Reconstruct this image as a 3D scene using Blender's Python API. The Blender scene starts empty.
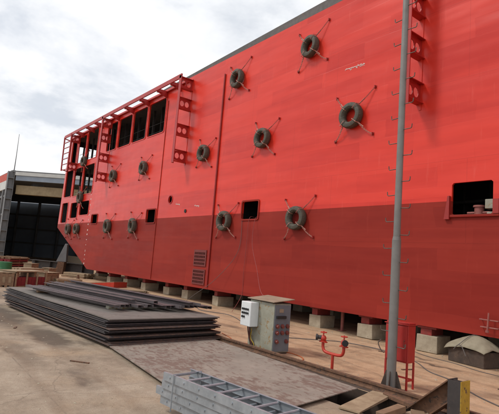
import bpy, bmesh, math, random
from mathutils import Vector, Matrix
random.seed(7)
R = math.radians
scene = bpy.context.scene
COL = scene.collection

# ------------------------------------------------------------------ camera calibration
FPX, CX, CY, CAMH = 467.0, 249.5, 207.0, 1.65
def _cam(v): return Vector((v[0]-CX, -(v[1]-CY), -FPX))
_mX = _cam((-118, 234.5)).normalized()
_Z = _cam((554, -3660)); _Z = (_Z - _mX*_Z.dot(_mX)).normalized()
_X = -_mX; _Y = _Z.cross(_X)
RW = Matrix((_X, _Y, _Z))                       # world = RW @ camera vector
def ray(px, py): return RW @ _cam((px, py))
def G(px, py, z=0.0):                            # pixel -> point on a horizontal surface
    d = ray(px, py); t = (z-CAMH)/d.z
    return Vector((t*d.x, t*d.y, z))
YH = 9.74                                        # the hull's side plane
def H(px, py, y=YH):
    d = ray(px, py); t = y/d.y
    return Vector((t*d.x, y, CAMH+t*d.z))

# ------------------------------------------------------------------ object helpers
def tag(o, label=None, cat=None, group=None, kind=None):
    if label: o['label'] = label
    if cat: o['category'] = cat
    if group: o['group'] = group
    if kind: o['kind'] = kind
    return o
def empty(name, loc=(0, 0, 0), rz=0.0):
    o = bpy.data.objects.new(name, None); COL.objects.link(o)
    o.location = loc; o.rotation_euler = (0, 0, rz); o.empty_display_size = .2
    return o
def link(name, bm, m, parent=None, smooth=False, bevel=0.0):
    me = bpy.data.meshes.new(name)
    bm.normal_update()
    bm.to_mesh(me); bm.free()
    for mm in (m if isinstance(m, (list, tuple)) else [m]): me.materials.append(mm)
    if smooth:
        for p in me.polygons: p.use_smooth = True
    o = bpy.data.objects.new(name, me); COL.objects.link(o)
    if parent: o.parent = parent
    if bevel:
        b = o.modifiers.new('bevel', 'BEVEL'); b.width = bevel; b.segments = 2; b.limit_method = 'ANGLE'; b.angle_limit = R(40)
    if smooth:
        try:
            me.set_sharp_from_angle(angle=R(38))
        except Exception: pass
    return o
def NB(): return bmesh.new()
def box(bm, x0, x1, y0, y1, z0, z1, M=None, mi=0, jit=0.0):
    vs = []
    for x in (x0, x1):
        for y in (y0, y1):
            for z in (z0, z1):
                v = Vector((x+random.uniform(-jit, jit), y+random.uniform(-jit, jit), z+random.uniform(-jit, jit)))
                if M: v = M @ v
                vs.append(bm.verts.new(v))
    for f in ((0, 1, 3, 2), (4, 6, 7, 5), (0, 4, 5, 1), (2, 3, 7, 6), (0, 2, 6, 4), (1, 5, 7, 3)):
        fc = bm.faces.new([vs[i] for i in f]); fc.material_index = mi
def tube(bm, pts, r, n=8, cap=True):
    pts = [Vector(p) for p in pts]; rings = []
    rr = r if isinstance(r, (list, tuple)) else [r]*len(pts)
    up = Vector((0, 0, 1))
    for i, p in enumerate(pts):
        if i == 0: d = pts[1]-p
        elif i == len(pts)-1: d = p-pts[-2]
        else: d = (pts[i+1]-p).normalized()+(p-pts[i-1]).normalized()
        d.normalize()
        a = up if abs(d.dot(up)) < .95 else Vector((1, 0, 0))
        if i: a = lasta
        u = (a-d*a.dot(d)).normalized(); w = d.cross(u); lasta = u
        rings.append([bm.verts.new(p+(u*math.cos(2*math.pi*k/n)+w*math.sin(2*math.pi*k/n))*rr[i]) for k in range(n)])
    for a, b in zip(rings, rings[1:]):
        for k in range(n): bm.faces.new((a[k], a[(k+1) % n], b[(k+1) % n], b[k]))
    if cap: bm.faces.new(rings[0][::-1]); bm.faces.new(rings[-1])
def smoothpath(pts, sub=6):
    P = [Vector(p) for p in pts]; P = [P[0]]+P+[P[-1]]; out = []
    for i in range(1, len(P)-2):
        for s in range(sub):
            t = s/sub; a, b, c, d = P[i-1], P[i], P[i+1], P[i+2]
            out.append(.5*((2*b)+(c-a)*t+(2*a-5*b+4*c-d)*t*t+(3*b-a-3*c+d)*t**3))
    out.append(P[-2]); return out
def prism(bm, poly, y0, y1, M=None):             # polygon given in (x,z), from y0 to y1
    def T(v): return M @ Vector(v) if M else Vector(v)
    a = [bm.verts.new(T((x, y0, z))) for x, z in poly]; b = [bm.verts.new(T((x, y1, z))) for x, z in poly]
    n = len(poly)
    bm.faces.new(a); bm.faces.new(b[::-1])
    for i in range(n): bm.faces.new((a[i], b[i], b[(i+1) % n], a[(i+1) % n]))
def rounded(pts, r, seg=4):
    """round the corners of a polygon"""
    out = []; n = len(pts)
    for i in range(n):
        p = Vector(pts[i]); a = Vector(pts[i-1]); b = Vector(pts[(i+1) % n])
        da = (a-p).normalized(); db = (b-p).normalized()
        s = p+da*r; e = p+db*r
        for k in range(seg+1):
            t = k/seg; out.append(tuple((1-t)**2*s+2*t*(1-t)*p+t*t*e))
    return out
def circle(cx, cz, r, n=16, rz=None):
    return [(cx+r*math.cos(2*math.pi*k/n), cz+(rz or r)*math.sin(2*math.pi*k/n)) for k in range(n)]
def sheet(name, outer, holes, thick, M, m, parent=None, bevel=0.0):
    """a plate (2D outline with holes) of real thickness; outline in local xy, M places it"""
    cu = bpy.data.curves.new(name, 'CURVE'); cu.dimensions = '2D'; cu.fill_mode = 'BOTH'; cu.extrude = thick/2
    for ring in [outer]+list(holes):
        s = cu.splines.new('POLY'); s.points.add(len(ring)-1)
        for i, (x, y) in enumerate(ring): s.points[i].co = (x, y, 0, 1)
        s.use_cyclic_u = True
    t = bpy.data.objects.new('tmp', cu); COL.objects.link(t)
    bpy.context.view_layer.update()
    dg = bpy.context.evaluated_depsgraph_get()
    me = bpy.data.meshes.new_from_object(t.evaluated_get(dg)); me.name = name
    bpy.data.objects.remove(t); bpy.data.curves.remove(cu)
    me.transform(M); me.materials.clear(); me.materials.append(m)
    for p in me.polygons: p.use_smooth = False; p.material_index = 0
    o = bpy.data.objects.new(name, me); COL.objects.link(o)
    if parent: o.parent = parent
    return o
XZ = Matrix(((1, 0, 0, 0), (0, 0, -1, 0), (0, 1, 0, 0), (0, 0, 0, 1)))   # (x,y)->(x,z)
YZ = Matrix(((0, 0, 1, 0), (1, 0, 0, 0), (0, 1, 0, 0), (0, 0, 0, 1)))    # (x,y)->(y,z)
def copy_tree(o, parent=None):
    c = o.copy(); COL.objects.link(c)
    if parent: c.parent = parent
    for ch in list(o.children): copy_tree(ch, c)
    return c

# ------------------------------------------------------------------ materials
def newmat(name):
    m = bpy.data.materials.new(name); m.use_nodes = True
    nt = m.node_tree; b = nt.nodes['Principled BSDF']
    return m, nt, b
def N(nt, t, **kw):
    n = nt.nodes.new(t)
    for k, v in kw.items():
        if k in n.inputs: n.inputs[k].default_value = v
        else: setattr(n, k, v)
    return n
def coords(nt, scale=(1, 1, 1), loc=(0, 0, 0), obj=True):
    tc = N(nt, 'ShaderNodeTexCoord'); mp = N(nt, 'ShaderNodeMapping')
    mp.inputs['Scale'].default_value = scale; mp.inputs['Location'].default_value = loc
    nt.links.new(tc.outputs['Object'], mp.inputs['Vector']); return mp.outputs['Vector']
def noise(nt, vec, scale, detail=5, rough=.6, dist=0.0):
    n = N(nt, 'ShaderNodeTexNoise'); n.inputs['Scale'].default_value = scale; n.inputs['Detail'].default_value = detail
    n.inputs['Roughness'].default_value = rough; n.inputs['Distortion'].default_value = dist
    if vec: nt.links.new(vec, n.inputs['Vector'])
    return n.outputs['Fac']
def ramp(nt, fac, stops):
    r = N(nt, 'ShaderNodeValToRGB'); e = r.color_ramp.elements
    while len(e) < len(stops): e.new(.5)
    for i, (p, c) in enumerate(stops):
        e[i].position = p; e[i].color = (*c, 1) if len(c) == 3 else c
    nt.links.new(fac, r.inputs['Fac']); return r.outputs['Color']
def mix(nt, fac, a, b, mode='MIX'):
    n = N(nt, 'ShaderNodeMix', data_type='RGBA', blend_type=mode)
    for s, v in ((n.inputs[0], fac), (n.inputs[6], a), (n.inputs[7], b)):
        if isinstance(v, (int, float)): s.default_value = v
        elif isinstance(v, tuple): s.default_value = (*v, 1) if len(v) == 3 else v
        else: nt.links.new(v, s)
    return n.outputs[2]
def bump(nt, h, strength, dist=.01, prev=None):
    b = N(nt, 'ShaderNodeBump'); b.inputs['Strength'].default_value = strength; b.inputs['Distance'].default_value = dist
    nt.links.new(h, b.inputs['Height'])
    if prev: nt.links.new(prev, b.inputs['Normal'])
    return b.outputs['Normal']
def val(nt, op, a, b=None):
    n = N(nt, 'ShaderNodeMath', operation=op)
    for i, v in enumerate((a, b)):
        if v is None: continue
        if isinstance(v, (int, float)): n.inputs[i].default_value = v
        else: nt.links.new(v, n.inputs[i])
    return n.outputs[0]
def simple(name, c1, c2=None, rough=.6, scale=6, metal=0.0, bmp=.2, bd=.004, spots=None, spotamt=.62, stretch=(1, 1, 1), spec=.5):
    m, nt, b = newmat(name); v = coords(nt, stretch)
    c2 = c2 or tuple(x*.7 for x in c1)
    f = noise(nt, v, scale, 6, .65)
    col = ramp(nt, f, [(.3, c2), (.7, c1)])
    if spots:
        s = noise(nt, v, scale*1.9, 8, .7, .4)
        k = ramp(nt, s, [(spotamt, (0, 0, 0)), (spotamt+.06, (1, 1, 1))])
        col = mix(nt, k, col, spots)
    nt.links.new(col, b.inputs['Base Color'])
    rr = ramp(nt, noise(nt, v, scale*3, 4), [(.3, (rough*.8,)*3), (.7, (min(1, rough*1.15),)*3)])
    nt.links.new(rr, b.inputs['Roughness'])
    b.inputs['Metallic'].default_value = metal; b.inputs['Specular IOR Level'].default_value = spec
    if bmp: nt.links.new(bump(nt, noise(nt, v, scale*8, 6), bmp, bd), b.inputs['Normal'])
    return m

def hull_paint(name, ca, cb, cchalk, rough, gloss_bump, spec, grime_amt):
    m, nt, b = newmat(name)
    tc = N(nt, 'ShaderNodeTexCoord'); sp = N(nt, 'ShaderNodeSeparateXYZ'); nt.links.new(tc.outputs['Object'], sp.inputs[0])
    cb_ = N(nt, 'ShaderNodeCombineXYZ'); nt.links.new(sp.outputs['X'], cb_.inputs['X']); nt.links.new(sp.outputs['Z'], cb_.inputs['Y'])
    v = cb_.outputs[0]
    def mapd(vec, sc, lo=(0, 0, 0)):
        mp = N(nt, 'ShaderNodeMapping'); mp.inputs['Scale'].default_value = sc; mp.inputs['Location'].default_value = lo
        nt.links.new(vec, mp.inputs['Vector']); return mp.outputs[0]
    # slightly wavy coordinates so that roller bands are not ruled lines
    nz = N(nt, 'ShaderNodeTexNoise'); nz.inputs['Scale'].default_value = .7; nz.inputs['Detail'].default_value = 3; nt.links.new(v, nz.inputs['Vector'])
    wv = N(nt, 'ShaderNodeVectorMath', operation='MULTIPLY_ADD'); nt.links.new(nz.outputs['Color'], wv.inputs[0]); wv.inputs[1].default_value = (.5, .10, 0); nt.links.new(v, wv.inputs[2])
    w = wv.outputs[0]
    def brick(vec, bw, rh, mort, off=.5, c1=(0, 0, 0, 1), c2=(1, 1, 1, 1), sm=.1):
        n = N(nt, 'ShaderNodeTexBrick'); n.offset = off; n.inputs['Scale'].default_value = 1
        n.inputs['Brick Width'].default_value = bw; n.inputs['Row Height'].default_value = rh; n.inputs['Mortar Size'].default_value = mort
        n.inputs['Mortar Smooth'].default_value = sm; n.inputs['Color1'].default_value = c1; n.inputs['Color2'].default_value = c2
        n.inputs['Mortar'].default_value = (.5, .5, .5, 1); nt.links.new(vec, n.inputs['Vector']); return n
    bands = brick(w, 2.3, .47, .004, .37)
    bands2 = brick(mapd(w, (1, 1, 1), (.9, .2, 0)), 5.1, .93, .001, .61)
    col = mix(nt, .5, bands.outputs['Color'], bands2.outputs['Color'])
    fine = noise(nt, mapd(v, (.35, 2.4, 1)), 1.3, 6, .6)
    tone = mix(nt, .36, col, ramp(nt, fine, [(.3, (0, 0, 0)), (.7, (1, 1, 1))]))
    base = mix(nt, ramp(nt, tone, [(.22, (0, 0, 0)), (.78, (1, 1, 1))]), ca, cb)
    # chalky runs and scuffs
    runs = noise(nt, mapd(v, (5.5, .5, 1)), 1.6, 6, .7)
    k = ramp(nt, runs, [(.58, (0, 0, 0)), (.82, (.35, .35, .35))])
    base = mix(nt, k, base, cchalk)
    grime = noise(nt, mapd(v, (.6, .9, 1), (3, 7, 0)), 1.1, 7, .72)
    k2 = ramp(nt, grime, [(.60, (0, 0, 0)), (.80, (grime_amt,)*3)])
    base = mix(nt, k2, base, tuple(x*.5 for x in ca))
    seams = brick(mapd(v, (1, 1, 1), (1.1, -.57+.0, 0)), 3.9, 1.86, .009, .43, sm=.6)
    base = mix(nt, val(nt, 'MULTIPLY', seams.outputs['Fac'], .22), base, tuple(x*.45 for x in ca))
    nt.links.new(base, b.inputs['Base Color'])
    rr = ramp(nt, noise(nt, mapd(w, (.5, 2.2, 1)), 1.7, 5, .65), [(.25, (rough*.72,)*3), (.75, (rough*1.25,)*3)])
    rr = mix(nt, .45, rr, ramp(nt, col, [(0, (rough*.7,)*3), (1, (rough*1.3,)*3)]))
    nt.links.new(rr, b.inputs['Roughness'])
    # plates buckle a little between the frames behind them
    buck = noise(nt, mapd(v, (.33, 1.15, 1)), 1.0, 2, .5)
    n1 = bump(nt, buck, gloss_bump, .06)
    ribs = N(nt, 'ShaderNodeTexWave', wave_type='BANDS', bands_direction='X'); ribs.inputs['Scale'].default_value = .52; ribs.inputs['Distortion'].default_value = .6
    nt.links.new(v, ribs.inputs['Vector'])
    n2 = bump(nt, ribs.outputs['Fac'], .10, .012, n1)
    n3 = bump(nt, seams.outputs['Fac'], .12, .003, n2); n3 = bump(nt, bands.outputs['Color'], .35, .006, n3)
    n4 = bump(nt, noise(nt, v, 42, 4, .6), .10, .002, n3)
    nt.links.new(n4, b.inputs['Normal'])
    b.inputs['Specular IOR Level'].default_value = spec
    return m

M_RED = hull_paint('topside_red', (.54, .022, .012), (.71, .042, .023), (.76, .15, .11), .33, .75, .38, .12)
M_LOW = hull_paint('bottom_red', (.225, .018, .012), (.305, .030, .019), (.38, .06, .04), .60, .35, .16, .10)
M_BR = simple('bracket_red', (.42, .016, .012), (.32, .012, .009), .42, 3)
M_PIPE = simple('pipe_dark_red', (.34, .018, .014), (.26, .014, .010), .5, 4)
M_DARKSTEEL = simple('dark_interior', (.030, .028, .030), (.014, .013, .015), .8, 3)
M_COAM = simple('coaming_grey', (.115, .10, .095), (.07, .06, .058), .7, 3, spots=(.16, .09, .06))
M_TYRE = simple('tyre_rubber', (.085, .072, .050), (.050, .043, .032), .72, 14, bmp=.4, spots=(.11, .10, .08), spotamt=.56)
M_CHAIN = simple('chain_scuffed', (.52, .28, .23), (.36, .13, .10), .6, 18, bmp=.5)
M_CHAIND = simple('chain_dark', (.46, .14, .11), (.28, .06, .045), .6, 18, bmp=.5)
M_CONC = simple('block_concrete', (.42, .36, .27), (.27, .22, .155), .9, 5, bmp=.5, spots=(.20, .15, .11))
M_WOODR = simple('cap_red', (.30, .03, .025), (.17, .03, .025), .75, 9, spots=(.10, .06, .04))
M_GALV = simple('galvanised', (.40, .43, .46), (.26, .29, .32), .42, 9, metal=.35, bmp=.15)
M_GALV2 = simple('galvanised_dull', (.34, .37, .40), (.23, .255, .28), .5, 7, metal=.3, bmp=.15)
M_POST = simple('post_grey', (.215, .205, .195), (.15, .14, .13), .5, 3, metal=.15, bmp=.1, spots=(.17, .14, .12), spotamt=.66)
M_ROD = simple('rod_dark', (.16, .12, .10), (.08, .06, .05), .6, 14, metal=.4)
M_RUST = simple('rust', (.20, .10, .055), (.085, .045, .028), .85, 9, bmp=.6, spots=(.05, .035, .028), spotamt=.55)
M_RUSTD = simple('rust_dark', (.085, .055, .040), (.040, .028, .022), .8, 7, bmp=.5, spots=(.16, .09, .05), spotamt=.62)
M_PLATE = simple('mill_steel', (.085, .075, .078), (.045, .040, .043), .62, 5, metal=.25, bmp=.25, spots=(.12, .075, .05), spotamt=.6, stretch=(.5, 2, 3))
M_PLATE2 = simple('mill_steel_rusty', (.15, .092, .07), (.075, .05, .042), .7, 6, metal=.15, bmp=.3, spots=(.05, .05, .055), spotamt=.52, stretch=(.5, 2, 3))
M_PLATET = simple('plate_dusty', (.19, .165, .145), (.12, .105, .095), .8, 2.5, bmp=.25, spots=(.10, .075, .06), spotamt=.58)
M_BAR = simple('section_steel', (.135, .112, .115), (.07, .058, .062), .6, 7, metal=.2, bmp=.3, spots=(.15, .08, .055), spotamt=.6, stretch=(.3, 2, 2))
M_FIRE = simple('fire_red', (.50, .040, .020), (.38, .028, .015), .42, 8, spots=(.30, .03, .02), spotamt=.66)
M_BOXR = simple('box_red', (.44, .028, .022), (.33, .02, .016), .45, 4, spots=(.24, .05, .04), spotamt=.66)
M_BLACK = simple('black_rubber', (.02, .02, .02), (.012, .012, .012), .6, 10)
M_CAB = simple('cabinet_green_grey', (.35, .345, .28), (.24, .23, .175), .6, 4, bmp=.2, spots=(.27, .17, .07), spotamt=.55)
M_CABS = simple('cabinet_blue_grey', (.15, .17, .19), (.10, .11, .13), .55, 4, spots=(.10, .06, .04), spotamt=.66)
M_ROOFS = simple('cabinet_roof', (.32, .245, .175), (.22, .16, .11), .8, 5, spots=(.20, .12, .07))
M_WHITE = simple('white_enamel', (.74, .76, .76), (.64, .66, .66), .4, 5, bmp=.05, spots=(.5, .46, .40), spotamt=.70)
M_SOCK = simple('socket_red', (.23, .06, .05), (.15, .04, .035), .5, 9)
M_YEL = simple('yellow_paint', (.46, .30, .03), (.34, .21, .02), .65, 9, spots=(.10, .06, .04), spotamt=.56)
M_DKPAINT = simple('black_paint', (.050, .040, .038), (.028, .024, .024), .7, 7, spots=(.10, .06, .04), spotamt=.6)
M_WOOD = simple('timber_pale', (.37, .28, .18), (.22, .15, .09), .85, 6, bmp=.5, spots=(.20, .13, .08), stretch=(1, 1, 4))
M_WOOD2 = simple('timber_brown', (.27, .17, .10), (.15, .09, .055), .85, 6, bmp=.5, spots=(.09, .055, .04))
M_TARP = simple('tarp_cream', (.30, .265, .19), (.20, .17, .115), .85, 5, bmp=.5, spots=(.28, .22, .15), spotamt=.62)
M_ORANGE = simple('hose_orange', (.50, .14, .04), (.36, .09, .03), .6, 9)
M_WIRE = simple('cable_grey', (.14, .12, .11), (.08, .07, .07), .7, 9)
M_WIREL = simple('cable_red', (.30, .06, .05), (.20, .04, .04), .7, 9)
M_GREEN = simple('drum_green', (.03, .17, .06), (.02, .11, .04), .5, 6)
M_DRED = simple('crate_dark_red', (.24, .025, .03), (.15, .018, .02), .7, 9)
M_SHEDW = simple('shed_white', (.60, .60, .58), (.46, .46, .44), .7, 1.0, bmp=.05)
M_SHEDR = simple('shed_red', (.50, .07, .04), (.40, .05, .03), .7, 1.0, bmp=.05)
M_SHEDD = simple('shed_dark', (.30, .35, .42), (.22, .26, .32), .85, .6, bmp=.05)
M_SHEDG = simple('shed_grey', (.20, .20, .205), (.12, .12, .125), .7, 1.2, bmp=.05)
M_CRANE = simple('crane_ochre', (.34, .26, .15), (.22, .16, .09), .7, 2)
M_MARK = simple('mark_white', (.72, .62, .58), (.58, .46, .42), .7, 20)
M_GRILL = simple('grille_red', (.19, .028, .022), (.13, .02, .018), .6, 30)

def big_plate_mat():
    m, nt, b = newmat('plate_peeling'); v = coords(nt)
    f = noise(nt, v, 1.6, 7, .65)
    col = ramp(nt, f, [(.3, (.205, .175, .145)), (.7, (.32, .275, .23))])
    col = mix(nt, ramp(nt, noise(nt, v, 11, 6, .7), [(.35, (.0, .0, .0)), (.75, (.35, .35, .35))]), col, (.22, .19, .17))
    area = noise(nt, coords(nt, (1, 1, 1), (4.3, 1.2, 0)), .75, 3, .5)
    det = noise(nt, coords(nt, (1.0, 1.9, 1)), 7.0, 10, .66, .25)
    s = val(nt, 'ADD', det, val(nt, 'MULTIPLY', area, .55))
    k = ramp(nt, s, [(.77, (0, 0, 0)), (.80, (.35, .35, .35)), (.87, (.8, .8, .8))])
    rust = mix(nt, noise(nt, v, 9, 6), (.12, .075, .060), (.19, .12, .095))
    col = mix(nt, k, col, rust)
    nt.links.new(col, b.inputs['Base Color']); b.inputs['Roughness'].default_value = .75
    b.inputs['Specular IOR Level'].default_value = .35
    n = bump(nt, k, .35, .002); n = bump(nt, noise(nt, v, 30, 5), .3, .003, n); nt.links.new(n, b.inputs['Normal'])
    return m
M_BIG = big_plate_mat()

def ground_mat():
    m, nt, b = newmat('yard_ground'); v = coords(nt)
    sp = N(nt, 'ShaderNodeSeparateXYZ'); nt.links.new(v, sp.inputs[0])
    # the fore side of the rail is worn grey concrete, the dock side is covered in orange sand dust
    edge = val(nt, 'ADD', sp.outputs['Y'], val(nt, 'MULTIPLY', val(nt, 'SUBTRACT', noise(nt, v, .8, 5, .6), .5), 2.2))
    zone = N(nt, 'ShaderNodeMapRange'); zone.inputs['From Min'].default_value = 4.6; zone.inputs['From Max'].default_value = 6.4
    nt.links.new(edge, zone.inputs['Value'])
    f1 = noise(nt, v, .55, 8, .62); f2 = noise(nt, v, 3.1, 9, .68); f3 = noise(nt, v, 17, 6, .7)
    ff = val(nt, 'ADD', val(nt, 'MULTIPLY', f1, .5), val(nt, 'MULTIPLY', f2, .5))
    grey = ramp(nt, ff, [(.33, (.195, .150, .109)), (.50, (.34, .272, .203)), (.66, (.45, .375, .29))])
    sand = ramp(nt, ff, [(.33, (.33, .205, .122)), (.50, (.52, .34, .208)), (.68, (.63, .46, .31))])
    col = mix(nt, zone.outputs[0], grey, sand)
    # orange dust drifts lying on the grey side too
    dk = ramp(nt, noise(nt, coords(nt, (1, 1, 1), (2, 9, 0)), .9, 6, .6), [(.48, (0, 0, 0)), (.68, (.6, .6, .6))])
    col = mix(nt, dk, col, (.43, .31, .20))
    # oil and damp stains
    st = ramp(nt, noise(nt, coords(nt, (.7, 1.5, 1), (5.4, 3.3, 0)), .85, 7, .62, .3), [(.56, (0, 0, 0)), (.66, (.62, .62, .62)), (.8, (.8, .8, .8))])
    col = mix(nt, st, col, (.085, .060, .044))
    # stains with a place of their own
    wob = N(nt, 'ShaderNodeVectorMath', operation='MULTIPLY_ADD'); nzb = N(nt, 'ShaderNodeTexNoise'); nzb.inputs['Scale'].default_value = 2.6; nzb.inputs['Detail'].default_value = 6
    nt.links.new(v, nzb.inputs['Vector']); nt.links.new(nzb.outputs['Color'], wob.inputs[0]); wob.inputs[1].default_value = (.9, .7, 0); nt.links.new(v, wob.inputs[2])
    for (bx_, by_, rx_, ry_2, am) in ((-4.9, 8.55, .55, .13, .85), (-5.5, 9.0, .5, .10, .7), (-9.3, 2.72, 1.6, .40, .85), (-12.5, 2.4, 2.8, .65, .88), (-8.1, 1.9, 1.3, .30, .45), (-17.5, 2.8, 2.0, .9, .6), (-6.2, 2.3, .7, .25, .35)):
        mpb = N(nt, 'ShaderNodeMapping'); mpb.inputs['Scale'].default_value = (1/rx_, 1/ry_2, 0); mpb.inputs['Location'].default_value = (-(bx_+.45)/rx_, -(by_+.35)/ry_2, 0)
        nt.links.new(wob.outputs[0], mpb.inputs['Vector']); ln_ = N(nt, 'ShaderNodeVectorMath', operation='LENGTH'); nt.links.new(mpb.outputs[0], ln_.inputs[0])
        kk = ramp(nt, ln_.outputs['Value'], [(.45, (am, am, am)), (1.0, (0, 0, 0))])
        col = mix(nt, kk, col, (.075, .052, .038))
    st2 = ramp(nt, noise(nt, coords(nt, (1, 1, 1), (15.4, 3.3, 0)), 3.2, 7, .7, .4), [(.64, (0, 0, 0)), (.70, (.5, .5, .5))])
    col = mix(nt, st2, col, (.12, .08, .055))
    col = mix(nt, ramp(nt, f3, [(.3, (0, 0, 0)), (.8, (.30, .30, .30))]), col, (.15, .105, .07))
    # tyre scuffs running along the dock
    tr = N(nt, 'ShaderNodeTexWave', wave_type='BANDS', bands_direction='Y'); tr.inputs['Scale'].default_value = .45; tr.inputs['Distortion'].default_value = 3.5; tr.inputs['Detail'].default_value = 4; tr.inputs['Detail Scale'].default_value = .8
    nt.links.new(v, tr.inputs['Vector'])
    col = mix(nt, ramp(nt, tr.outputs['Fac'], [(.80, (0, 0, 0)), (1., (.28, .28, .28))]), col, (.17, .11, .07))
    # cracks and pour joints
    vo = N(nt, 'ShaderNodeTexVoronoi', feature='DISTANCE_TO_EDGE'); vo.inputs['Scale'].default_value = .24
    wv = N(nt, 'ShaderNodeVectorMath', operation='MULTIPLY_ADD'); nz = N(nt, 'ShaderNodeTexNoise'); nz.inputs['Scale'].default_value = 1.4; nz.inputs['Detail'].default_value = 5
    nt.links.new(v, nz.inputs['Vector']); nt.links.new(nz.outputs['Color'], wv.inputs[0]); wv.inputs[1].default_value = (.7, .7, 0); nt.links.new(v, wv.inputs[2])
    nt.links.new(wv.outputs[0], vo.inputs['Vector'])
    ck = ramp(nt, vo.outputs['Distance'], [(.0, (.30, .30, .30)), (.004, (0, 0, 0))])
    col = mix(nt, ck, col, (.07, .05, .035))
    jb = N(nt, 'ShaderNodeTexBrick'); jb.offset = 0; jb.inputs['Scale'].default_value = 1; jb.inputs['Brick Width'].default_value = 4.6; jb.inputs['Row Height'].default_value = 3.9
    jb.inputs['Mortar Size'].default_value = .012; jb.inputs['Mortar Smooth'].default_value = .3
    jm = N(nt, 'ShaderNodeMapping'); jm.inputs['Location'].default_value = (1.2, 2.3, 0); jm.inputs['Rotation'].default_value = (0, 0, .02); nt.links.new(v, jm.inputs['Vector']); nt.links.new(jm.outputs[0], jb.inputs['Vector'])
    jk = val(nt, 'MULTIPLY', jb.outputs['Fac'], ramp(nt, f2, [(.42, (0, 0, 0)), (.62, (.42, .42, .42))]))
    col = mix(nt, jk, col, (.075, .055, .04))
    sk = ramp(nt, noise(nt, v, 38, 5, .75), [(.56, (0, 0, 0)), (.70, (.55, .55, .55))])
    col = mix(nt, sk, col, (.10, .075, .055))
    sl = ramp(nt, noise(nt, coords(nt, (1, 1, 1), (7, 1, 0)), 24, 5, .7), [(.62, (0, 0, 0)), (.72, (.35, .35, .35))])
    col = mix(nt, sl, col, (.55, .46, .36))
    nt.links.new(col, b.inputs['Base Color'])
    rg = ramp(nt, st, [(0, (.88,)*3), (1, (.55,)*3)]); nt.links.new(rg, b.inputs['Roughness']); b.inputs['Specular IOR Level'].default_value = .3
    n = bump(nt, f2, .5, .03); n = bump(nt, f3, .8, .012, n); n = bump(nt, noise(nt, v, 70, 4), .8, .006, n)
    nt.links.new(n, b.inputs['Normal'])
    return m
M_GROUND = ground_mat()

# ------------------------------------------------------------------ ground, with a cable pit beside the rail
PX0, PX1, PY0, PY1 = -4.75, -3.42, 4.72, 5.60
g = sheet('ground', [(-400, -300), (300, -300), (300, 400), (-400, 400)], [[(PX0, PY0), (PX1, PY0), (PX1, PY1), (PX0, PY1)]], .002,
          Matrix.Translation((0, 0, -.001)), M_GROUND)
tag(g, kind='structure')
bm = NB()
box(bm, PX0-.1, PX1+.1, PY0-.1, PY1+.1, -.50, -.42)
box(bm, PX0-.1, PX0, PY0-.1, PY1+.1, -.42, -.004); box(bm, PX1, PX1+.1, PY0-.1, PY1+.1, -.42, -.004)
box(bm, PX0, PX1, PY0-.1, PY0, -.42, -.004); box(bm, PX0, PX1, PY1, PY1+.1, -.42, -.004)
tag(link('pit_lining', bm, M_RUSTD), kind='structure')

# ------------------------------------------------------------------ the hull
hull = empty('barge_hull', (0, 0, 0))
tag(hull, 'huge red barge hull with darker red bottom standing on concrete blocks', 'barge')
WL, BOT, TOP, XL, XR = 3.36, .57, 9.58, -34.75, 7.0
def win(x0, x1, z0, z1, r=.14): return rounded([(x0, z0), (x1, z0), (x1, z1), (x0, z1)], r)
wins = [(-21.40, -19.62, 7.50, 9.18), (-23.27, -21.60, 7.50, 9.18), (-25.18, -23.46, 7.50, 9.16), (-26.85, -25.42, 7.52, 9.16),
        (-30.38, -28.45, 7.46, 9.38), (-32.1, -30.62, 7.46, 9.26), (-33.5, -32.45, 7.46, 9.18),
        (-30.42, -28.50, 5.20, 7.08), (-32.28, -30.62, 5.20, 7.08), (-34.1, -32.6, 5.24, 7.10),
        (-30.40, -28.68, 3.86, 4.74), (-32.2, -30.80, 3.72, 4.74), (-34.15, -32.9, 3.44, 4.82)]
holes = [win(*w) for w in wins]
sq = [(-12.97, -12.08), (-20.50, -19.60)]
MO = (-5.33, -4.44, 3.05, 3.76)
# openings cut by the paint line are split between the two plates
up = [(XL, WL), (XL+.1, 5.0), (XL+.5, TOP), (XR, TOP), (XR, WL)]
low = [(XL, WL), (XR, WL), (XR, BOT), (-27.8, BOT), (XL, 3.12)]
def notch(upper, x0, x1, z0, z1, r=.04):
    if upper: return [(x0, WL), (x0, z1-r), (x0+r, z1), (x1-r, z1), (x1, z1-r), (x1, WL)]
    return [(x0, WL), (x0, z0+r), (x0+r, z0), (x1-r, z0), (x1, z0+r), (x1, WL)]
nt_ = [(-27.95, -27.02, 3.28, 3.80), (-20.50, -19.60, 3.18, 3.79), (-12.97, -12.08, 3.15, 3.76), MO]
upper_o = [(XL, WL)]
for n_ in nt_: upper_o += notch(True, *n_)
upper_o += [(XR, WL), (XR, TOP), (XL+.5, TOP), (XL+.1, 5.0)]
lower_o = [(XL, WL)]
for n_ in nt_: lower_o += notch(False, *n_)
lower_o += [(XR, WL), (XR, BOT), (-27.8, BOT), (XL, 3.12)]
c1 = H(170.5, 199.5); c2 = H(185.5, 211)
TY = Matrix.Translation((0, YH+.03, 0))
sheet('side_plating', upper_o, holes+[circle(c1.x, c1.z, .17)], .06, TY @ XZ, M_RED, hull)
sheet('bottom_plating', lower_o, [], .06, TY @ XZ, M_LOW, hull)
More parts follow.
